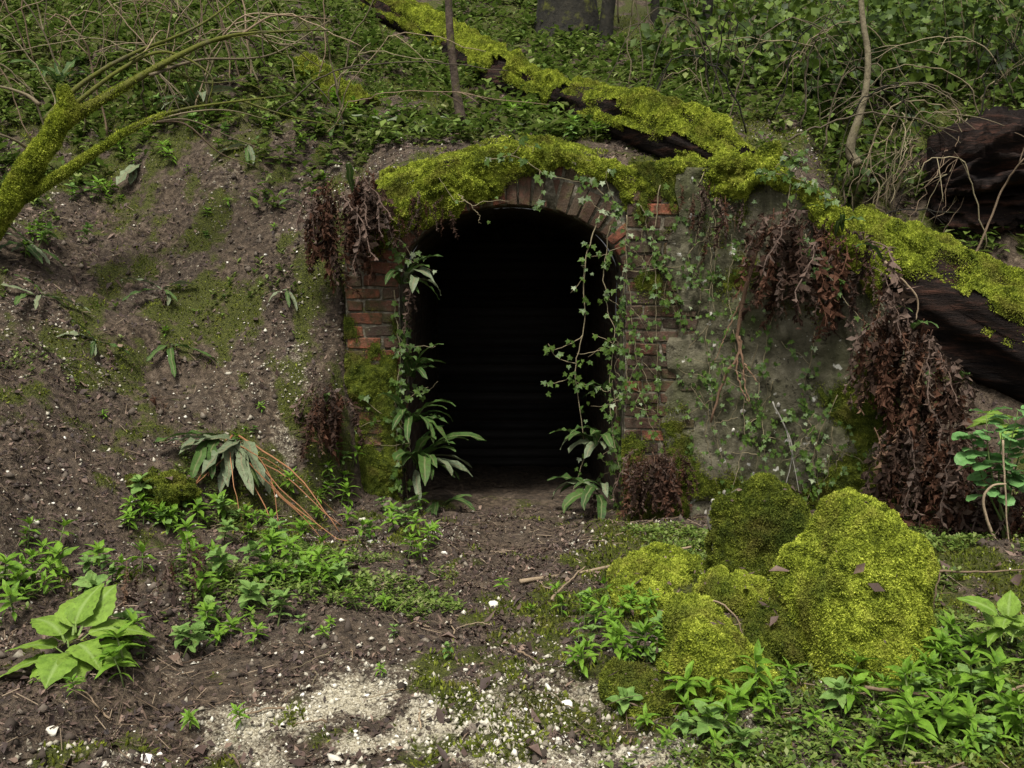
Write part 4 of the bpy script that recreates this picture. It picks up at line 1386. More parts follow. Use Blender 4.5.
F1 = 5.98
fern("green fern tuft hanging from the left side of the arch", at(404, 280, F1), 12, 0.34, (-110, 20), (-35, 5), ("g", "g", "o", "w"), wide=1.1)
fern("large dark green fern at the foot of the left jamb", at(418, 466, F1), 18, 0.44, (-110, 40), (-30, 20), ("g", "g", "g", "o"), wide=1.1)
fern("low green fern halfway up the left jamb", at(410, 375, 6.02), 12, 0.26, (-110, 30), (-15, 25), ("g",))
fern("drooping fern below the halfway fern on the left jamb", at(412, 420, 6.0), 14, 0.34, (-120, 40), (-30, 15), ("g",))
fern("sprawling fern on the tunnel floor by the left jamb", at(440, 508, 5.9), 6, 0.30, (-140, 60), (-40, 0), ("g", "g", "d"))
fern("fern with a broad pale frond low on the right jamb", at(596, 440, 5.98), 12, 0.30, (160, 290), (-30, 10), ("g", "o", "g"), wide=1.3)
fern("fern lying at the foot of the right jamb", at(598, 492, 5.85), 12, 0.34, (150, 300), (-30, -2), ("g", "o", "g", "w"), wide=1.2)
fern("small fern tucked in the right jamb above the pale fern", at(602, 395, 6.02), 6, 0.2, (150, 300), (-15, 20), ("g",))
g_ = on_ground(136, 172)
fern("single withered grey green fern drooping on the upper left bank", g_ + [0, 0, .05], 4, 0.26, (-130, -60), (-60, -25), ("o", "w"), wide=1.7, flat=True)
g_ = on_ground(165, 300)
fern("ragged fern with brown undersides midway up the left bank", g_ + [0, 0, .04], 9, 0.27, (-180, 20), (-50, -5), ("o", "w", "g", "d"), flat=True)
g_ = on_ground(170, 350)
fern("brown collapsed fern below the ragged fern on the left bank", g_ + [0, 0, .03], 9, 0.30, (-170, 0), (-50, -10), ("d", "w", "g"), name="dead_fern", cat="dead fern", flat=True)
g_ = on_ground(155, 405)
fern("flattened dead fern above the moss cushion on the left bank", g_ + [0, 0, .03], 9, 0.26, (-170, 10), (-50, -5), ("d", "w", "d"), name="dead_fern", cat="dead fern")
g_ = on_ground(195, 112)
fern("green fern tuft under the mossy limb branches", g_ + [0, 0, .03], 8, 0.38, (-180, 0), (-20, 20), ("g", "o"))
g_ = on_ground(330, 408)
fern("small withered fern beside the left brick pier", g_ + [0, -.03, .04], 9, 0.28, (-150, -20), (-70, -20), ("w", "d", "d"), name="dead_fern", cat="dead fern")
g_ = on_ground(30, 255)
fern("dark fern clump under the mossy limb at the left edge", g_ + [0, 0, .05], 10, 0.32, (-180, 20), (-35, 15), ("g", "o", "d"), flat=True)
g_ = on_ground(60, 95)
fern("tall dark fern behind the mossy limb", g_ + [0, 0, .05], 8, 0.42, (0, 360), (0, 40), ("g",))

# dead ferns hanging as skirts
def skirt(label, pts, n, length, seed, out=0.05, kinds="ddw", wide=1.0, live=0, az=(-140, -40), jit=0.05):
    """brown dead fronds hanging from a ragged line of crowns"""
    rs = random.Random(seed)
    pts = np.asarray(pts, float)
    base = pts.mean(0)
    t = thing("dead_fern", label, "dead fern", base)
    for k in range(n):
        f = rs.random() * (len(pts) - 1)
        i = min(int(f), len(pts) - 2)
        p = pts[i] + (pts[i + 1] - pts[i]) * (f - i) + np.array([rs.gauss(0, jit), -rs.random() * out, rs.gauss(0, jit)])
        kd = rs.choice(kinds)
        l = length * (0.25 + 0.95 * rs.random() ** 1.3)
        a = R(rs.uniform(az[0] - 30, az[1] + 30))
        obj("dead_frond", rs.choice(FDEAD if kd == "d" else FDEADG), t, p - base, (rs.uniform(-.3, .3), rs.uniform(-.15, .25), a), (l, l * wide * rs.uniform(.7, 1.3), l))
    for k in range(live):
        p = pts[rs.randrange(len(pts))]
        l = length * rs.uniform(0.28, 0.5)
        obj("frond", rs.choice(FROND), t, p - base + np.array([rs.gauss(0, .05), -.06, rs.gauss(0, .03)]), (rs.uniform(-.3, .3), rs.uniform(-.3, .3), R(rs.uniform(-150, -30))), (l, l * 1.1, l))
    return t
skirt("dead brown fern curtain hanging left of the arch", [at(318, 215, 5.95), at(335, 190, 5.93), at(362, 185, 5.92), at(378, 195, 5.92)], 110, 0.50, 1, 0.08, "dddw", live=3)
skirt("shrivelled brown fronds hanging at the left shoulder of the arch", [at(405, 210, 5.9), at(420, 205, 5.88), at(440, 205, 5.9)], 34, 0.18, 11, 0.03)
skirt("brown dead fern stump at the foot of the right brick pier", [at(632, 462, 5.86), at(652, 452, 5.84), at(680, 462, 5.82)], 100, 0.34, 2, 0.10, "ddddw", jit=.035)
skirt("curtain of dead fern hanging from the top of the rendered wall", [wing_front(770, 225), wing_front(800, 222), wing_front(840, 235), wing_front(870, 262)], 95, 0.52, 3, 0.14, "ddddw", live=5)
skirt("long dead fern clump hanging at the end of the rendered wall", [wing_front(862, 310) + [0, -.05, 0], wing_front(900, 330) + [0, -.1, 0], wing_front(935, 370) + [0, -.12, 0]], 95, 0.55, 4, 0.16, "ddddw", live=5)
skirt("lowest dead fern mass piled beside the largest boulder", [wing_front(885, 410) + [0, -.12, 0], wing_front(915, 430) + [0, -.15, 0], wing_front(950, 440) + [0, -.15, 0]], 110, 0.56, 5, 0.18, "ddddw")
skirt("dead fern fronds in the dark hollow at the right edge", [at(950, 500, 5.1), at(985, 490, 5.05), at(1030, 500, 5.0)], 110, 0.48, 6, 0.18, "ddddw")
skirt("dark brown fronds hanging right of the arch top over the wall", [at(690, 190, 5.9), at(715, 195, 5.86), at(745, 215, 5.8)], 30, 0.24, 7, 0.05, "ddw")
skirt("brown fern scraps at the left foot of the bank above the herbs", [on_ground(150, 600) + [0, 0, .06], on_ground(185, 575) + [0, 0, .08], on_ground(225, 565) + [0, 0, .07]], 60, 0.26, 8, 0.1, "dwd")

# fanned dead fern with orange stalks
g_ = on_ground(232, 455) + np.array([0, 0, 0.05])
t = thing("dead_fern", "dead fern with orange stalks fanned out on the left bank", "dead fern", g_)
for px, py, r_ in [(350, 545, .007), (343, 548, .005), (335, 540, .006), (165, 512, .006), (180, 520, .004), (240, 530, .004), (345, 520, .004), (290, 560, .004), (275, 545, .006), (310, 540, .006), (330, 556, .005), (205, 480, .008), (300, 520, .005)]:
    e = on_ground(px, py) + np.array([0, 0, 0.03])
    m_ = (g_ + e) / 2 + np.array([0, -0.02, 0.05])
    pp = smooth_path([g_ + rng.normal(0, .03, 3), m_ + rng.normal(0, .03, 3), e + rng.normal(0, .03, 3)], 14)
    pp[2:-1] += np.cumsum(rng.normal(0, .004, (11, 3)), 0)
    V, F = tube(pp, np.linspace(r_ * .85, r_ * 0.35, 14), 6)
    obj("stalk", make_mesh("stalk", V - g_, F, MT["stalk"], True), t)
rs = random.Random(5)
for k in range(22):
    a = R(-130 + k * 4.5 + rs.uniform(-6, 6))
    l = rs.uniform(0.28, 0.44)
    sl = slope_along(g_, a, l)
    obj("frond", rs.choice(FLAT if k % 2 else (FLAT + FDEADG + FLATG)), t, (rs.uniform(-.08, .08), rs.uniform(-.08, .02), rs.uniform(.0, .05)), (rs.uniform(-.4, .4), -max(-1.1, min(.4, sl)) + rs.uniform(-.12, .05), a), (l, l * .95, l))

# ------------------------------------------------------------------ herbs
def make_sprig(seed, label, group):
    rs = random.Random(seed)
    t = thing("herb_sprig", label, "herb", (0, 0, -50), group=group)
    h = rs.uniform(0.06, 0.12)
    lean = (rs.uniform(-.03, .03), rs.uniform(-.03, .03))
    V, F = tube(np.array([(0, 0, -0.02), (lean[0] * .4, lean[1] * .4, h * .5), (lean[0], lean[1], h)]), [0.003, 0.0027, 0.002], 5)
    obj("stem", make_mesh("stem", V, F, MT["stem"], True), t)
    a = rs.uniform(0, 6)
    for tier, (f, l, up) in enumerate([(0.45, .050, -5), (0.75, .062, 15), (0.97, .058, 38), (1.0, .040, 62)]):
        for s in (0, 1, 2, 3) if tier in (1, 2) else (0, 1):
            l_ = l * rs.uniform(.85, 1.2)
            obj("leaf", rs.choice(HLEAF2 if seed % 4 == 3 else HLEAF), t, (lean[0] * f, lean[1] * f, h * f), (rs.uniform(-.3, .3), R(-up + rs.uniform(-12, 12)), a + s * math.pi * 2 / (4 if tier in (1, 2) else 2) + rs.uniform(-.3, .3)), l_)
        a += 1.2
    return t

def herb_patch(label, group, spots, seed, smin_=0.55, smax_=1.3):
    protos = [make_sprig(seed + k, label, group) for k in range(4)]
    used = [False] * 4
    rs = random.Random(seed)
    for i, p in enumerate(spots):
        k = rs.randrange(4)
        o = copy_tree(protos[k]) if used[k] else protos[k]
        used[k] = True
        o.location = p
        o.rotation_euler = (rs.uniform(-.35, .35), rs.uniform(-.35, .35), rs.uniform(0, 6.28))
        o.scale = (rs.uniform(smin_, smax_),) * 3
    for k in range(4):
        if not used[k]:
            for c in list(protos[k].children):
                bpy.data.objects.remove(c)
            bpy.data.objects.remove(protos[k])

def spots_in(n, clusters, seed):
    rs = random.Random(seed)
    out = []
    while len(out) < n:
        cx, cy, rx, ry = rs.choice(clusters)
        px, py = cx + rs.gauss(0, 1) * rx, cy + rs.gauss(0, 1) * ry
        if not (-20 < px < 1044 and py < 800):
            continue
        out.append(on_ground(px, py))
    return out
for lb, n, cl, sd in [
    ("above the bright broad leaved plant", 22, [(60, 580, 25, 20), (110, 570, 25, 15), (40, 600, 15, 12)], 300),
    ("below the fanned dead fern", 40, [(180, 545, 25, 15), (160, 520, 20, 8), (230, 530, 20, 15), (265, 590, 25, 20)], 305),
    ("at the path edge right of the fanned stalks", 34, [(300, 560, 30, 18), (335, 580, 20, 15), (310, 520, 20, 15), (300, 600, 30, 15)], 310),
    ("in the small group right of the bright broad leaved plant", 26, [(215, 600, 20, 25), (240, 620, 20, 15), (205, 640, 15, 15), (130, 660, 15, 12)], 315)]:
    herb_patch("leafy green herb sprig " + lb, "herbs " + lb, spots_in(n, cl, sd), sd)
herb_patch("leafy green herb sprig beside the left brick pier", "herbs beside the left pier",
           spots_in(24, [(395, 510, 18, 14), (375, 525, 18, 12), (415, 535, 14, 14), (350, 470, 14, 10), (330, 490, 14, 8)], 4), 320, 0.8, 1.15)
for lb, n, cl, sd in [
    ("in front of the long mossy boulder", 34, [(690, 705, 35, 18), (640, 660, 22, 16), (670, 720, 30, 20), (720, 740, 40, 20)], 340),
    ("in front of the largest mossy boulder", 30, [(830, 740, 60, 22), (770, 705, 20, 10), (890, 700, 30, 14), (850, 755, 50, 15)], 345),
    ("at the bottom right corner below the dry stems", 32, [(930, 745, 45, 18), (1000, 745, 25, 18), (970, 720, 30, 10)], 350),
    ("right of the largest mossy boulder", 16, [(940, 660, 18, 14), (915, 680, 18, 10), (960, 680, 20, 10)], 355)]:
    herb_patch("leafy green herb sprig " + lb, "herbs " + lb, spots_in(n, cl, sd), sd, 0.5, 1.3)
herb_patch("small green herb sprig by the moss cushions on the path edge", "herbs at the path edge",
           spots_in(22, [(600, 620, 25, 15), (570, 640, 20, 15), (650, 625, 15, 10), (590, 660, 15, 15)], 6), 360, 0.6, 0.95)
herb_patch("tiny green herb sprig dotted over the trodden path", "herbs dotted on the path",
           spots_in(14, [(380, 650, 60, 20), (130, 720, 60, 20), (450, 600, 60, 15), (560, 700, 40, 20)], 7), 380, 0.4, 0.65)
herb_patch("green herb sprig on the soil above the arch", "herbs above the arch",
           spots_in(26, [(575, 138, 6, 5), (600, 140, 6, 5), (480, 120, 15, 8), (400, 115, 25, 10), (370, 130, 18, 8), (345, 110, 15, 10), (520, 120, 10, 5)], 8), 400, 0.8, 1.2)

# far hillside herbs: a carpet nobody could count
def far_carpet():
    n = 62000
    X, Y = rng.uniform(-10, 8, n), rng.uniform(6.4, 24, n)
    d = fbm(X * 0.9, Y * 0.9, 0, 3, 83) + 0.25 * sstep(-1, -3, X)
    k = (d > -0.08 - 0.45 * sstep(8.5, 11, Y)) & (rng.random(n) < 0.8)
    X, Y = X[k], Y[k]
    # keep the bare slope low on the left and the soil just above the arch
    bare = (X < -0.9) & (rng.random(len(X)) > 0.03 + 0.97 * sstep(0.7, 2.5, H(X, Y) - 0.05 * (-X) + 0.75 * fbm(X * 1.7, Y * 1.7, 0, 3, 85)) ** 1.7)
    near = (np.abs(X) < 1.2) & (Y < 6.65)
    X, Y = X[~(bare | near)], Y[~(bare | near)]
    Z = H(X, Y)
    Vs, Fs, rr = [], [], []
    n = len(X)
    for q in range(7):
        a = rng.uniform(0, 6.28, n); el = rng.uniform(-0.1, 0.9, n)
        L = rng.uniform(0.05, 0.12, n); W = L * rng.uniform(.3, .5, n)
        D = np.stack([np.cos(a) * np.cos(el), np.sin(a) * np.cos(el), np.sin(el)], -1)
        S = np.stack([-np.sin(a), np.cos(a), 0 * a], -1)
        P0 = np.stack([X, Y, Z + rng.uniform(0.0, 0.12, n)], -1) + S * rng.normal(0, .02, (n, 1))
        Vs.append(np.stack([P0, P0 + D * (L * .5)[:, None] + S * (W * .5)[:, None], P0 + D * L[:, None] - np.array([0, 0, .02]), P0 + D * (L * .5)[:, None] - S * (W * .5)[:, None]], 1).reshape(-1, 3))
        rr.append(np.repeat(rng.random(n), 4))
    V = np.concatenate(Vs)
    F = np.arange(len(V)).reshape(-1, 4)
    o = obj("ground_cover", make_mesh("ground_cover", V, F, MT["far_herb"], False, dict(rnd=np.concatenate(rr))))
    tag(o, "carpet of small dark green herbs covering the upper hillside", "ground cover", kind="stuff")
far_carpet()

# broad-leaved plants
DOCK = [leafmesh("leaf", 1.0, 0.60, "dock", ([0, .06, .25, .5, .75, .9, 1], [.15, .55, 1, .92, .55, .22, .01]), 0.10, d, s, 0.20, 13, 0.18) for s, d in enumerate((0.45, 0.6, 0.3))]
def broad(label, base, leaves, name="dock_plant", cat="plant", meshes=None):
    t = thing(name, label, cat, base)
    for az, l, el, z in leaves:
        obj("leaf", random.choice(meshes or DOCK), t, (0.03 * math.cos(R(az)), 0.03 * math.sin(R(az)), z), (random.uniform(-.4, .4), R(-el + random.uniform(-8, 8)), R(az)), (l * .72 * random.uniform(.8, 1.1), l * .90, l * .75))
    return t
broad("bright broad leaved plant in the lower left corner", on_ground(72, 665) + np.array([0, 0, .02]),
      [(175, .26, 20, .02), (200, .22, 0, .0), (150, .24, 40, .05), (100, .24, 50, .07), (60, .26, 45, .07), (20, .26, 28, .06), (-15, .24, 5, .03), (-60, .22, -10, .04), (-85, .24, -5, .03), (-120, .20, -10, .0), (80, .22, 65, .08), (-40, .2, 15, .05), (130, .2, 30, .03)])
broad("pale green leafy plant at the right edge above the herbs", on_ground(1008, 662) + np.array([0, 0, .03]),
      [(a_, random.uniform(.10, .17), random.uniform(0, 50), random.uniform(.02, .12)) for a_ in range(-170, 190, 20)])
ROUND = [leafmesh("leaf", 1.0, 1.0, "seedling", ([0, .12, .4, .75, .92, 1], [.25, .8, 1, .85, .5, .2]), 0.12, 0.2, s, 0.35, 6, 0.25) for s in range(3)]
b_ = at(1005, 540, 4.75)
t = thing("leafy_shrub", "shrubby plant with small rounded green leaves at the right edge", "shrub", b_)
rs = random.Random(9)
for st in range(5):
    e = at(970 + st * 16, 420 + rs.uniform(-10, 40), 4.7 + rs.uniform(-.15, .15))
    P = smooth_path([b_ + np.array([rs.gauss(0, .02), 0, 0]), (b_ + e) / 2 + np.array([-.05, -.05, .05]), e], 12)
    V, F = tube(P, np.linspace(.006, .002, 12), 5)
    obj("stem", make_mesh("stem", V - b_, F, MT["stem"], True), t)
    for k in range(4, 12):
        for q in range(2):
            p = P[k] - b_
            obj("leaf", rs.choice(ROUND), t, p, (rs.uniform(-.5, .5), rs.uniform(-.5, .3), rs.uniform(-3.6, .5)), rs.uniform(.05, .10))
broad("broad glossy leaf plant under the log at the right edge", at(1015, 425, 5.0), [(170, .2, 20, 0), (150, .22, 5, 0), (200, .2, 35, .02), (230, .18, -10, 0), (120, .2, 40, 0)])

# ------------------------------------------------------------------ ivy
def vine(label, path, nleaf, size, seed, r=0.0035, pale=0.03, group=None, facing=-90, branch=2):
    rs = random.Random(seed)
    P = smooth_path(path, 40)
    r2 = np.random.default_rng(seed)
    P = P + np.cumsum(r2.normal(0, 0.006, P.shape), 0) * np.array([1, .3, .4])
    base = P[0].copy()
    t = thing("ivy_vine", label, "ivy", base, group=group)
    parts = [tube(P, np.linspace(r, r * 0.5, len(P)), 5)]
    tips = [P]
    for b in range(branch):
        i = rs.randrange(6, 30)
        q = [P[i]]
        d = np.array([rs.choice((-1, 1)) * rs.uniform(.4, 1), -.02, rs.uniform(-.8, .4)])
        for k in range(9):
            d = d + r2.normal(0, .35, 3) * np.array([1, .15, 1])
            q.append(q[-1] + d / np.linalg.norm(d) * 0.025)
        q = np.array(q)
        parts.append(tube(q, np.linspace(r * .7, r * .35, len(q)), 4)); tips.append(q)
    V, F = join(parts)
    obj("stem", make_mesh("stem", V - base, F, MT["vine"], True), t)
    for k in range(int(nleaf * 1.7)):
        pth = rs.choice(tips) if rs.random() < .5 else P
        p = pth[rs.randrange(len(pth))] - base
        s = size * rs.uniform(.6, 1.25)
        obj("leaf", rs.choice(IVYP if rs.random() < pale else IVY), t, p + np.array([rs.gauss(0, .022), -rs.uniform(.008, .03), rs.gauss(0, .02)]),
            (R(rs.uniform(40, 95)), rs.uniform(-.5, .5), rs.uniform(-.7, .7)), s).rotation_euler.rotate_axis('Z', R(-90) + rs.uniform(-.9, .9))
    return t
PY = 5.90
vine("straight ivy stem running down the brick face of the right pier", [at(660, 185, PY), at(657, 260, PY), at(658, 330, PY), at(655, 415, PY)], 26, .028, 1)
vine("ivy trailing down just left of the middle of the rendered wall", [wing_front(693, 185), wing_front(697, 260), wing_front(690, 340), wing_front(694, 430)], 30, .026, 2)
vine("ivy trailing down the middle of the rendered wall", [wing_front(715, 200), wing_front(712, 290), wing_front(716, 380), wing_front(728, 470)], 34, .026, 3)
vine("ivy strand low on the rendered wall by the grey root", [wing_front(735, 330), wing_front(742, 400), wing_front(735, 470), wing_front(722, 540)], 30, .026, 4)
vine("ivy strand on the wall beneath the dead fern curtain", [wing_front(775, 300), wing_front(768, 370), wing_front(775, 440), wing_front(790, 510)], 36, .028, 5, branch=4)
vine("ivy clustered on the mossy lower right of the rendered wall", [wing_front(815, 330), wing_front(805, 400), wing_front(815, 450), wing_front(805, 520)], 44, .030, 6, branch=5)
vine("tangled ivy hanging free in front of the right jamb", [at(600, 215, 5.93), at(588, 262, 5.93), at(592, 330, 5.95), at(586, 370, 5.95), at(596, 450, 5.95), at(583, 500, 5.93)], 30, .030, 7, .004, branch=4)
vine("second ivy strand hanging beside the right jamb", [at(612, 225, 5.95), at(604, 280, 5.97), at(612, 330, 5.98), at(606, 400, 5.97), at(615, 470, 5.95)], 40, .030, 8, .0035, branch=4)
vine("ivy sprig with pale leaves at the right shoulder of the arch", [at(585, 178, 5.9), at(605, 195, 5.88), at(622, 212, 5.87), at(634, 240, 5.87)], 22, .034, 9, pale=.25)
vine("ivy runner crossing the moss at the top of the arch", [at(488, 160, 5.88), at(515, 155, 5.86), at(545, 168, 5.86), at(582, 180, 5.88)], 14, .038, 10, pale=.2)
vine("short bare ivy root dangling from the arch crown", [at(458, 195, 5.88), at(470, 200, 5.86), at(475, 212, 5.86), at(476, 226, 5.87)], 2, .03, 11, .003)
vine("ivy cluster at the left shoulder of the arch", [at(385, 215, 5.92), at(390, 240, 5.92), at(395, 262, 5.94), at(405, 280, 5.95)], 16, .034, 12, pale=.05)
vine("ivy growing over the moss on the wall top", [wing_front(755, 175) + [0, -.06, 0], wing_front(780, 178) + [0, -.06, 0], wing_front(800, 190) + [0, -.06, 0], wing_front(820, 200) + [0, -.06, 0]], 36, .034, 13, branch=4)
vine("thin crooked vine at the edge of the left pier", [at(396, 400, 5.96), at(408, 425, 5.95), at(413, 440, 5.95), at(415, 455, 5.95)], 3, .024, 14)
vine("ivy among the dead fern curtain on the rendered wall", [wing_front(800, 235) + [0, -.15, 0], wing_front(815, 270) + [0, -.16, 0], wing_front(830, 300) + [0, -.15, 0], wing_front(845, 330) + [0, -.15, 0]], 18, .034, 15)
for k, (x0, y0, x1, y1) in enumerate([(675, 200, 672, 300), (702, 210, 706, 330), (745, 240, 738, 330), (730, 300, 720, 400), (760, 400, 748, 500), (680, 340, 684, 460)]):
    vine("fine ivy thread creeping over the right brickwork and render", [wing_front(x0, y0), wing_front((x0 + x1) / 2 + 4, (y0 + y1) / 2), wing_front(x1, y1)], 12, .022, 30 + k, .002, group="fine ivy threads on the right wall")

# the ivy thicket on the right
def ivy_bush(label, centre, radii, n, seed, size=0.05, stems=14):
    r = np.random.default_rng(seed)
    t = thing("ivy_bush", label, "ivy bush", (centre[0], centre[1], centre[2] - radii[2]))
    base = np.array([centre[0], centre[1], centre[2] - radii[2]])
    parts = []
    tip = []
    for k in range(stems):
        d = r.normal(size=3); d[2] = abs(d[2]) * 0.8 + .2; d /= np.linalg.norm(d)
        e = np.asarray(centre) + d * np.asarray(radii) * r.uniform(.6, 1.0)
        s = base + np.array([r.normal(0, .15) * radii[0], r.normal(0, .15) * radii[1], 0])
        P = smooth_path([s, (s + e) / 2 + r.normal(0, .12, 3), e], 14)
        P[1:-1] += r.normal(0, .015, (12, 3))
        parts.append(tube(P, np.linspace(.010, .003, 14), 5))
        tip.append(P)
    V, F = join(parts)
    obj("stems", make_mesh("stems", V - base, F, MT["bramble"], True), t)
    # leaf clumps around points spread through the volume
    nc = max(14, n // 26)
    U = r.normal(size=(nc, 3)); U /= np.linalg.norm(U, axis=1, keepdims=True)
    cc = np.asarray(centre) + U * (r.random((nc, 1)) ** (1 / 3)) * np.asarray(radii)
    cid = r.integers(0, nc, n)
    P = cc[cid] + r.normal(0, .11, (n, 3))
    cr = r.random(nc)[cid] * 0.55 + r.random(n) * 0.45
    a = np.radians([-150, -70, 0, 70, 150]); rad = np.array([.5, .75, 1.0, .75, .5])
    L = size * r.uniform(.5, 1.3, n)
    nrm = np.array([0, -.55, .6]) + r.normal(0, .55, (n, 3)); nrm /= np.linalg.norm(nrm, axis=1, keepdims=True)
    D = np.cross(nrm, r.normal(size=(n, 3))); D /= np.linalg.norm(D, axis=1, keepdims=True)
    D = D + np.array([0, 0, -.5]); D -= nrm * (D * nrm).sum(1, keepdims=True); D /= np.linalg.norm(D, axis=1, keepdims=True)
    S = np.cross(nrm, D)
    vs = [P]
    for q, b in zip(rad, a):
        vs.append(P + L[:, None] * q * (math.cos(b) * D + math.sin(b) * S) + nrm * L[:, None] * (0.12 if abs(b) > .5 else -.1))
    V = np.stack(vs, 1).reshape(-1, 3)
    f = np.array([[0, 1, 2], [0, 2, 3], [0, 3, 4], [0, 4, 5]])
    F = (np.arange(n)[:, None, None] * 6 + f[None]).reshape(-1, 3)
    o = obj("foliage", make_mesh("foliage", V - base, F, MT["bush"], False, dict(rnd=np.repeat(cr, 6))), t)
    o["kind"] = "stuff"
    return t
B = [("ivy mass left of the pale crooked sapling", (775, 75, 8.2), (.75, .5, .65), 1500),
     ("ivy mass at the top of the thicket above the wall end", (830, 20, 8.6), (.9, .6, .6), 1700),
     ("ivy growth behind the pale crooked sapling", (860, 90, 7.9), (.55, .5, .65), 1200),
     ("ivy mass right of the pale crooked sapling", (930, 60, 8.2), (.8, .5, .55), 1700),
     ("ivy mass in the top right corner", (1010, 50, 7.8), (.8, .5, .75), 1800),
     ("sparse ivy growth at the left edge of the thicket", (720, 30, 8.8), (.7, .5, .7), 900),
     ("ivy sprawling low in front of the rotten trunk", (880, 190, 7.1), (.45, .3, .35), 320),
     ("dark ivy mass low behind the wall top", (790, 150, 7.5), (.55, .4, .35), 420)]
for k, (lb, (px, py, Y), rad, n) in enumerate(B):
    ivy_bush(lb, at(px, py, Y), rad, int(n * 0.7), 50 + k)

# ------------------------------------------------------------------ bramble stems and twigs
def cane(label, pts, r, mat="bramble", group=None, sides=2, seed=0, name="bramble_stem", cat="bramble", jit=0.011):
    r2 = np.random.default_rng(seed)
    P = smooth_path(pts, 24)
    P = P + np.cumsum(r2.normal(0, jit, P.shape), 0)
    parts = [tube(P, np.linspace(r, r * .45, len(P)), 5)]
    for s in range(sides):
        i = r2.integers(5, 20)
        d = P[i + 1] - P[i - 1]; d /= np.linalg.norm(d)
        d = d + r2.normal(0, .7, 3); d /= np.linalg.norm(d)
        L = r2.uniform(.12, .4)
        Q = np.array([P[i] + d * L * f + np.array([0, 0, -.25 * L * f * f]) for f in np.linspace(0, 1, 8)])
        parts.append(tube(Q, np.linspace(r * .6, r * .25, 8), 4))
    V, F = join(parts)
    o = obj(name, make_mesh(name, V - P[0], F, MT[mat], True), None, P[0])
    tag(o, label, cat, group)
    return o
rs = random.Random(12)
for k in range(44):
    px, py = rs.uniform(0, 380), rs.uniform(45, 150)
    g = on_ground(px, py)
    h = rs.uniform(.3, 1.0)
    dx = rs.uniform(-1.3, 1.5)
    cane("thin bare stem arching over the upper left slope", [g, g + np.array([dx * .2, -.1, h * .6]), g + np.array([dx * .6, -.2, h]), g + np.array([dx * 1.4, -.2, h * rs.uniform(.6, 1.1)])], rs.uniform(.004, .009), rs.choice(("bramble", "twig", "vine")), group="bare stems on the upper left slope", sides=3, seed=k)
for k in range(9):
    px, py = rs.uniform(10, 330), rs.uniform(20, 90)
    g = on_ground(px, py)
    h = rs.uniform(1.2, 2.4)
    dx = rs.uniform(-.5, .5)
    cane("upright whippy shoot on the slope at the top left", [g, g + np.array([dx * .3, 0, h * .4]), g + np.array([dx, 0, h])], rs.uniform(.004, .009), rs.choice(("bramble", "twig")), "upright shoots at the top left", 2, 50 + k, "woody_shoot", "shoot")
for k in range(46):
    px, py = rs.uniform(690, 1015), rs.uniform(60, 230)
    Y = 6.55 + (230 - py) / 120 * 0.9 + rs.uniform(-.1, .2)
    g = at(px, py, Y)
    g[2] = max(g[2] - .15, float(H(g[0], g[1])))
    dx = rs.uniform(-1.0, 1.0); h = rs.uniform(.1, .7)
    cane("tangled bramble stem in the thicket above the wall", [g, g + np.array([dx * .3, -.10, h]), g + np.array([dx * .8, -.15, h * 1.1]), g + np.array([dx * 1.2, -.15, h * rs.uniform(-.1, .9)])], rs.uniform(.004, .008), rs.choice(("bramble", "bramble", "bark_dark", "vine")), "brambles above the wall", 3, 100 + k)
for k in range(14):
    px = rs.uniform(890, 990)
    g = at(px, rs.uniform(105, 150), 6.95)
    e = at(px - rs.uniform(10, 60), rs.uniform(190, 240), 6.6)
    cane("pale dry tendril hanging over the rotten trunk", [g, (g + e) / 2 + np.array([0, -.12, .05]), e], rs.uniform(.003, .005), rs.choice(("vine", "twig")), "tendrils hanging over the rotten trunk", 1, 200 + k, "dry_tendril", "tendril")
for k in range(14):
    px, py = rs.uniform(600, 760), rs.uniform(20, 90)
    g = on_ground(px, py)
    h = rs.uniform(.8, 2.0); dx = rs.uniform(-1, .6)
    cane("thin bare twiggy stem on the slope behind the rotten log", [g, g + np.array([dx * .3, 0, h * .6]), g + np.array([dx, -.1, h])], rs.uniform(.004, .009), "bramble", "bare stems behind the rotten log", 3, 300 + k)
cane("bare branching twig leaning before the rotten trunk", [at(972, 262, 6.3), at(1000, 195, 6.3), at(1024, 160, 6.2), at(1060, 130, 6.2)], .008, "twig", None, 3, 400, "twig", "twig", .003)

# reddish root on the wing wall
rt = thing("hanging_root", "reddish forked root hanging down the face of the rendered wall", "root", wing_front(790, 228))
b_ = wing_front(790, 228)
def roots(pts, r0, r1, off=0.06):
    P = smooth_path([wing_front(a, b) + np.array([-.01, -off, 0]) for a, b in pts], 26)
    P[1:-1] += rng.normal(0, .004, (24, 3))
    V, F = tube(P, np.linspace(r0, r1, 26), 7)
    obj("root_strand", make_mesh("root_strand", V - b_, F, MT["root"], True), rt)
roots([(795, 226), (770, 232), (757, 250), (748, 285), (738, 330), (740, 350), (722, 385), (712, 420)], .017, .007)
roots([(740, 335), (744, 360), (745, 380), (750, 400)], .008, .003)
roots([(740, 345), (737, 370), (744, 390), (749, 400)], .006, .003)
roots([(742, 300), (728, 330), (716, 360)], .005, .002)
roots([(745, 362), (752, 372), (758, 380)], .005, .002)
cane("thin grey crooked root down the lower rendered wall", [wing_front(772, 400) + [0, -.05, 0], wing_front(790, 440) + [0, -.06, 0], wing_front(785, 480) + [0, -.06, 0], wing_front(770, 530) + [0, -.08, 0]], .005, "flint", None, 2, 401, "hanging_root", "root", .003)

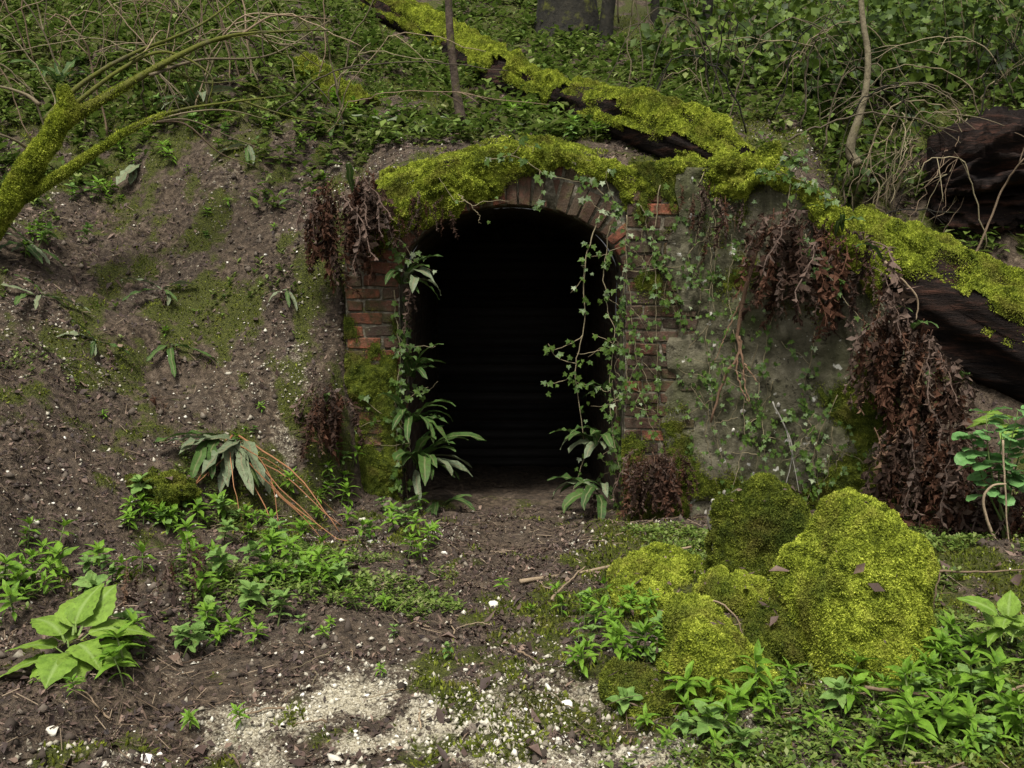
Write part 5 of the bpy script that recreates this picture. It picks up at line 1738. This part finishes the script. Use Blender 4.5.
# sticks on the ground
def stick(label, pts, r, mat="twig", name="stick", cat="stick", sides=0, seed=0, lift=0.02):
    P = []
    for p in pts:
        if len(p) == 2:
            P.append(on_ground(*p) + np.array([0, 0, lift]))
        else:
            P.append(at(*p))
    return cane(label, P, r, mat, None, sides, seed, name, cat, .0015)
stick("long pale stick lying across the path by the mossy stones", [(520, 588), (590, 572, 4.62), (650, 556, 4.34), (692, 546, 4.25)], .012, seed=1)
stick("thinner stick crossing under the long pale stick", [(552, 604), (570, 588), (588, 574)], .007, seed=2)
stick("bent pale stem arched over the long mossy boulder", [(684, 597, 3.62), (712, 600, 3.55), (735, 616, 3.5), (748, 642, 3.48)], .005, seed=3)
stick("long dry stem lying among the herbs at the lower right", [(865, 688, 2.95), (920, 694, 2.95), (970, 706, 2.95), (1030, 684, 2.95)], .007, sides=1, seed=4)
stick("straight dry stem sticking out left of the pale green plant", [(932, 571, 3.95), (970, 570, 3.95), (1030, 568, 3.95)], .007, seed=5)
stick("curved red and white stem hooped at the right edge", [(1018, 572, 4.3), (998, 545, 4.3), (985, 505, 4.3), (992, 488, 4.3), (1006, 486, 4.3)], .009, seed=6)
stick("slim upright stem through the curved hoop at the right edge", [(1003, 440, 4.35), (1006, 490, 4.35), (1012, 540, 4.35), (1030, 580, 4.35)], .005, seed=7)
stick("short upright dry stalk beside the largest boulder", [(932, 625, 3.6), (934, 595, 3.6), (938, 572, 3.62)], .006, seed=8)
stick("short pale stick at the lower right by the right edge", [(985, 702, 2.85), (1010, 692, 2.85), (1040, 680, 2.85)], .007, seed=9)
stick("small twig in front of the largest boulder", [(838, 722), (848, 708), (868, 704)], .005, seed=10, sides=1, lift=.05)
stick("small pale twig on the path left of the herbs", [(518, 658), (530, 664), (540, 670)], .005, seed=11)
stick("dark broken stick at the bottom left under the broad leaves", [(-10, 684), (15, 683), (32, 680)], .016, "bark", seed=12)
stick("dry stalk pointing up from the wall end ferns", [(884, 262, 5.3), (905, 285, 5.3), (915, 300, 5.3), (913, 320, 5.3)], .008, seed=13)
for k in range(40):
    px, py = rs.uniform(0, 700), rs.uniform(480, 765)
    if 400 < px and py < 560:
        continue
    g = on_ground(px, py) + np.array([0, 0, .012])
    a = rs.uniform(0, 6.28); L = rs.uniform(.06, .18)
    e = np.array([g[0] + L * math.cos(a), g[1] + L * math.sin(a), 0]); e[2] = float(H(e[0], e[1])) + .015
    cane("small dry twig lying loose on the ground", [g, (g + e) / 2 + np.array([0, 0, .008]), e], rs.uniform(.002, .004), rs.choice(("twig", "twig", "bramble")), "loose twigs on the ground", 1 if k % 3 == 0 else 0, 500 + k, "twig", "twig", .002)

# ------------------------------------------------------------------ chalk stones
def chalk_stone(px, py, s, label, group=None, flint=False):
    g = on_ground(px, py)
    o = obj("chalk_stone", random.choice(FLINTS if flint else STONES), None, (g[0], g[1], g[2] + s * 0.2), (random.uniform(-.3, .3), random.uniform(-.3, .3), random.uniform(0, 6)), (s, s * random.uniform(.7, 1.1), s * random.uniform(.8, 1.1)))
    tag(o, label, "stone", group)
for px, py, s, lb in [(493, 608, .042, "largest white chalk lump lying in the path"), (445, 555, .022, "white chalk stone just inside the trodden path"), (410, 594, .022, "small white chalk stone beside the left path edge"), (568, 711, .028, "flat cream chalk stone at the lower right of the path"), (557, 732, .020, "white chalk stone below the flat cream stone"), (558, 745, .018, "rounded chalk stone lowest of the three by the herbs"),
                      (362, 521, .034, "pale chalk lump by the left pier herbs"), (370, 545, .03, "cream chalk flake below the pale lump"), (36, 525, .026, "white chalk flake on the left bank edge"), (55, 735, .026, "white chalk stone in the bottom left corner"), (148, 762, .032, "chalk lump cut by the bottom edge on the left"), (335, 762, .034, "white chalk lump cut by the bottom edge near the centre"), (620, 740, .016, "small chalk stone at the edge of the lower right herbs"), (270, 560, .018, "chalk stone showing among the left herbs"), (548, 690, .022, "grey chalk stone behind the flat cream stone")]:
    chalk_stone(px, py, s, lb)
rs = random.Random(77)
for k in range(110):
    if k < 60:
        px, py = rs.gauss(420, 170), rs.uniform(640, 767)
    else:
        px, py = rs.uniform(0, 340), rs.uniform(240, 640)
    if not (0 < px < 690):
        continue
    chalk_stone(px, py, rs.uniform(.006, .014), "small chalk pebble lying on the soil and path", "loose chalk pebbles")

# ------------------------------------------------------------------ creeping ivy mats on the wall and soil dressing
def creeper(label, n, size, seed, spot, spread, pale=0.05):
    rs = random.Random(seed)
    c = wing_front(*spot)
    t = thing("creeping_ivy", label, "ivy", c)
    parts = []
    for q in range(7):
        a = wing_front(spot[0] + rs.gauss(0, .7) * spread[0], spot[1] - abs(rs.gauss(0, 1)) * spread[1])
        b = wing_front(spot[0] + rs.gauss(0, .9) * spread[0], spot[1] + abs(rs.gauss(0, 1)) * spread[1])
        P = smooth_path([a, (a + b) / 2 + np.array([rs.gauss(0, .05), 0, 0]), b], 18)
        P[1:-1] += rng.normal(0, .005, (16, 3))
        parts.append(tube(P, np.linspace(.003, .0015, 18), 4))
    V, F = join(parts)
    obj("stem", make_mesh("stem", V - c, F, MT["vine"], True), t)
    for k in range(n):
        p = wing_front(spot[0] + rs.gauss(0, 1) * spread[0], spot[1] + rs.gauss(0, 1) * spread[1])
        o = obj("leaf", rs.choice(IVYP if rs.random() < pale else IVY), t, p - c + np.array([0, -rs.uniform(.0, .03), 0]), (R(rs.uniform(50, 95)), rs.uniform(-.5, .5), rs.uniform(-.8, .6)), size * rs.uniform(.55, 1.3))
        o.rotation_euler.rotate_axis('Z', R(-90) + rs.uniform(-.9, .9))
creeper("dense small ivy creeping over the lower right of the rendered wall", 150, .024, 1, (815, 455), (26, 42))
creeper("loose ivy creeping over the bare centre of the rendered wall", 90, .020, 2, (735, 420), (24, 60))
creeper("small ivy leaves creeping up near the top of the rendered wall", 70, .022, 3, (715, 260), (26, 40))
creeper("ivy creeping round the corner of the right brick pier", 80, .022, 4, (692, 370), (16, 60))

def low_cover(label, n0, box, dens, size=1.0):
    P, N = ground_points(n0, *box, dens)
    n = len(P)
    Vs, rr = [], []
    for q in range(5):
        a = rng.uniform(0, 6.28, n); el = rng.uniform(0.0, 0.9, n)
        L = size * rng.uniform(0.012, 0.034, n); W = L * rng.uniform(.35, .6, n)
        D = np.stack([np.cos(a) * np.cos(el), np.sin(a) * np.cos(el), np.sin(el)], -1)
        S = np.stack([-np.sin(a), np.cos(a), 0 * a], -1)
        P0 = P + np.array([0, 0, 1.0]) * rng.uniform(0.0, 0.035, (n, 1))
        Vs.append(np.stack([P0, P0 + D * (L * .5)[:, None] + S * (W * .5)[:, None], P0 + D * L[:, None] - np.array([0, 0, .004]), P0 + D * (L * .5)[:, None] - S * (W * .5)[:, None]], 1).reshape(-1, 3))
        rr.append(np.repeat(rng.random(n), 4))
    V = np.concatenate(Vs)
    o = obj("ground_cover", make_mesh("ground_cover", V, np.arange(len(V)).reshape(-1, 4), MT["far_herb"], False, dict(rnd=np.concatenate(rr))))
    tag(o, label, "ground cover", kind="stuff")
low_cover("tiny seedlings and low greenery among the herbs at the lower right", 26000, (0.0, 3.2, 2.3, 5.2), lambda x, y: 0.75 * sstep(-0.1, 0.45, fbm(x * 2.5, y * 2.5, 7, 3, 99)) * sstep(0.15, 0.8, x))
low_cover("tiny seedlings and low greenery among the herbs at the lower left", 16000, (-2.6, -0.2, 3.5, 5.6), lambda x, y: 0.8 * sstep(0.05, 0.5, fbm(x * 2.5, y * 2.5, 17, 3, 99)) * sstep(5.5, 4.9, y) * sstep(3.5, 4.0, y))
low_cover("sparse seedlings thinning out down the upper left bank", 26000, (-4.6, -0.8, 5.4, 8.5), lambda x, y: 1.2 * sstep(0.05, 0.5, fbm(x * 2.0, y * 2.0, 27, 3, 99)) * sstep(1.0, 2.2, H(x, y)), 1.6)

# the soil edge beside the left pier
skirt("dark dead fronds drooping between the bank and the left pier", [at(316, 395, 5.72), at(330, 388, 5.74), at(344, 398, 5.80)], 60, 0.34, 21, 0.05, "ddw", live=2, jit=.03)

for lb, xs_, sd, nl in [("leafy ivy curtain covering the edge of the left jamb", [(394, 290), (399, 350), (398, 420), (402, 490)], 71, 46),
                        ("ivy and fern scraps down the inner face of the left jamb", [(406, 300), (409, 370), (408, 440), (414, 505)], 72, 40),
                        ("leafy ivy curtain covering the edge of the right jamb", [(626, 260), (621, 340), (624, 420), (618, 500)], 73, 46),
                        ("low leafy ivy at the foot of the right jamb", [(612, 380), (616, 430), (608, 470), (612, 515)], 74, 40)]:
    vine(lb, [at(a, b, 5.97 if sd in (71, 73) else 6.08) for a, b in xs_], nl, .034, sd, .004, branch=6)

herb_patch("tiny scattered herb sprig rooted on the bare left bank", "herbs scattered on the bare left bank",
           spots_in(30, [(230, 260, 50, 40), (250, 200, 60, 30), (90, 210, 30, 15), (190, 380, 60, 50), (320, 180, 30, 20), (270, 440, 30, 20)], 91), 420, 0.3, 0.7)
herb_patch("green herb sprig near the mossy limb at the upper left", "herbs near the mossy limb",
           spots_in(34, [(90, 205, 14, 6), (40, 250, 20, 10), (150, 150, 40, 12), (260, 140, 40, 15), (200, 120, 40, 10)], 92), 430, 0.6, 1.2)
for k, (px, py, n_f, L_, lb) in enumerate([(250, 150, 6, .22, "small fern on the bank left of the fern curtain"), (95, 350, 6, .2, "small flattened fern on the brown soil at the left"), (40, 300, 7, .24, "fern low at the left edge below the mossy limb"),
        (285, 300, 5, .16, "tiny fern on the chalky soil left of the pier"), (420, 130, 7, .26, "fern left of the slender sapling above the arch"), (340, 125, 7, .28, "fern under the short mossy log"), (540, 130, 6, .22, "fern between the sapling and the rotten log")]):
    fern(lb, on_ground(px, py) + np.array([0, 0, .03]), n_f + 3, L_ * 1.2, (-180, 10), (-45, 5), ("g", "o", "d", "w"), seed=k, flat=True)
# fallen leaves lying on moss and soil, larger than the litter
P, N = ground_points(16000, -4.4, 2.8, 2.3, 9.0, lambda x, y: (0.35 + 0.5 * sstep(-0.8, -1.3, x)) * sstep(-0.2, 0.5, fbm(x * 1.2, y * 1.2, 14, 3, 107)))
V, F, r = flakes(P + N * 0.008, N, 0.036)
o = obj("fallen_leaves", make_mesh("fallen_leaves", V, F, MT["litter"], False, dict(rnd=0.35 + 0.65 * r)))
tag(o, "curled brown fallen leaves lying over soil and moss", "leaf litter", kind="stuff")

def rp2_fn(u, v):
    x = 0.68 + u * 0.40; z = 1.15 + v * 0.98
    return np.stack([x, np.full_like(x, 5.926), z], -1)
V, F, u, v = grid_patch(rp2_fn, 40, 90)
mask = 0.55 * sstep(1.5, 2.1, V[:, 2]) - 0.12 - 0.7 * sstep(0.25, 0.0, np.minimum(u, 1 - u)) - 0.5 * sstep(0.12, 0, v) + 0.75 * fbm(V[:, 0] * 7, 5, V[:, 2] * 7, 4, 29)
o = moss_coat("moss_patch", V, F, mask, 0.02, None, (0.88, 5.92, 1.7), 30000, 0.016, 0.006, "moss_dark")
tag(o, "thin olive moss creeping over the top of the right brick pier", "moss", kind="stuff")
vine("ivy spreading over the upper right brick pier", [at(640, 205, 5.90), at(648, 240, 5.90), at(668, 280, 5.90), at(676, 330, 5.90)], 40, .028, 81, branch=6)
vine("ivy spreading over the lower right brick pier", [at(632, 330, 5.90), at(640, 370, 5.90), at(650, 410, 5.90), at(672, 450, 5.90)], 34, .028, 82, branch=6)
vine("ivy looping along the edge of the right brick pier", [at(628, 215, 5.89), at(627, 270, 5.89), at(630, 330, 5.89), at(626, 400, 5.89)], 34, .026, 83, branch=5)

P, N = ground_points(7000, -4.0, 0.4, 2.4, 7.4, lambda x, y: 0.9 * sstep(0.2, 0.9, fbm(x * 1.8, y * 1.8, 21, 4, 117)) + 0.05)
V, F, r = pebbles(P + N * 0.004, 0.005, 0.017, 3)
o = obj("chalk_chips", make_mesh("chalk_chips", V, F, MT["gravel"], False, dict(rnd=0.35 + 0.65 * r)))
tag(o, "pale chalk chips clustered on the left bank soil", "gravel", kind="stuff")
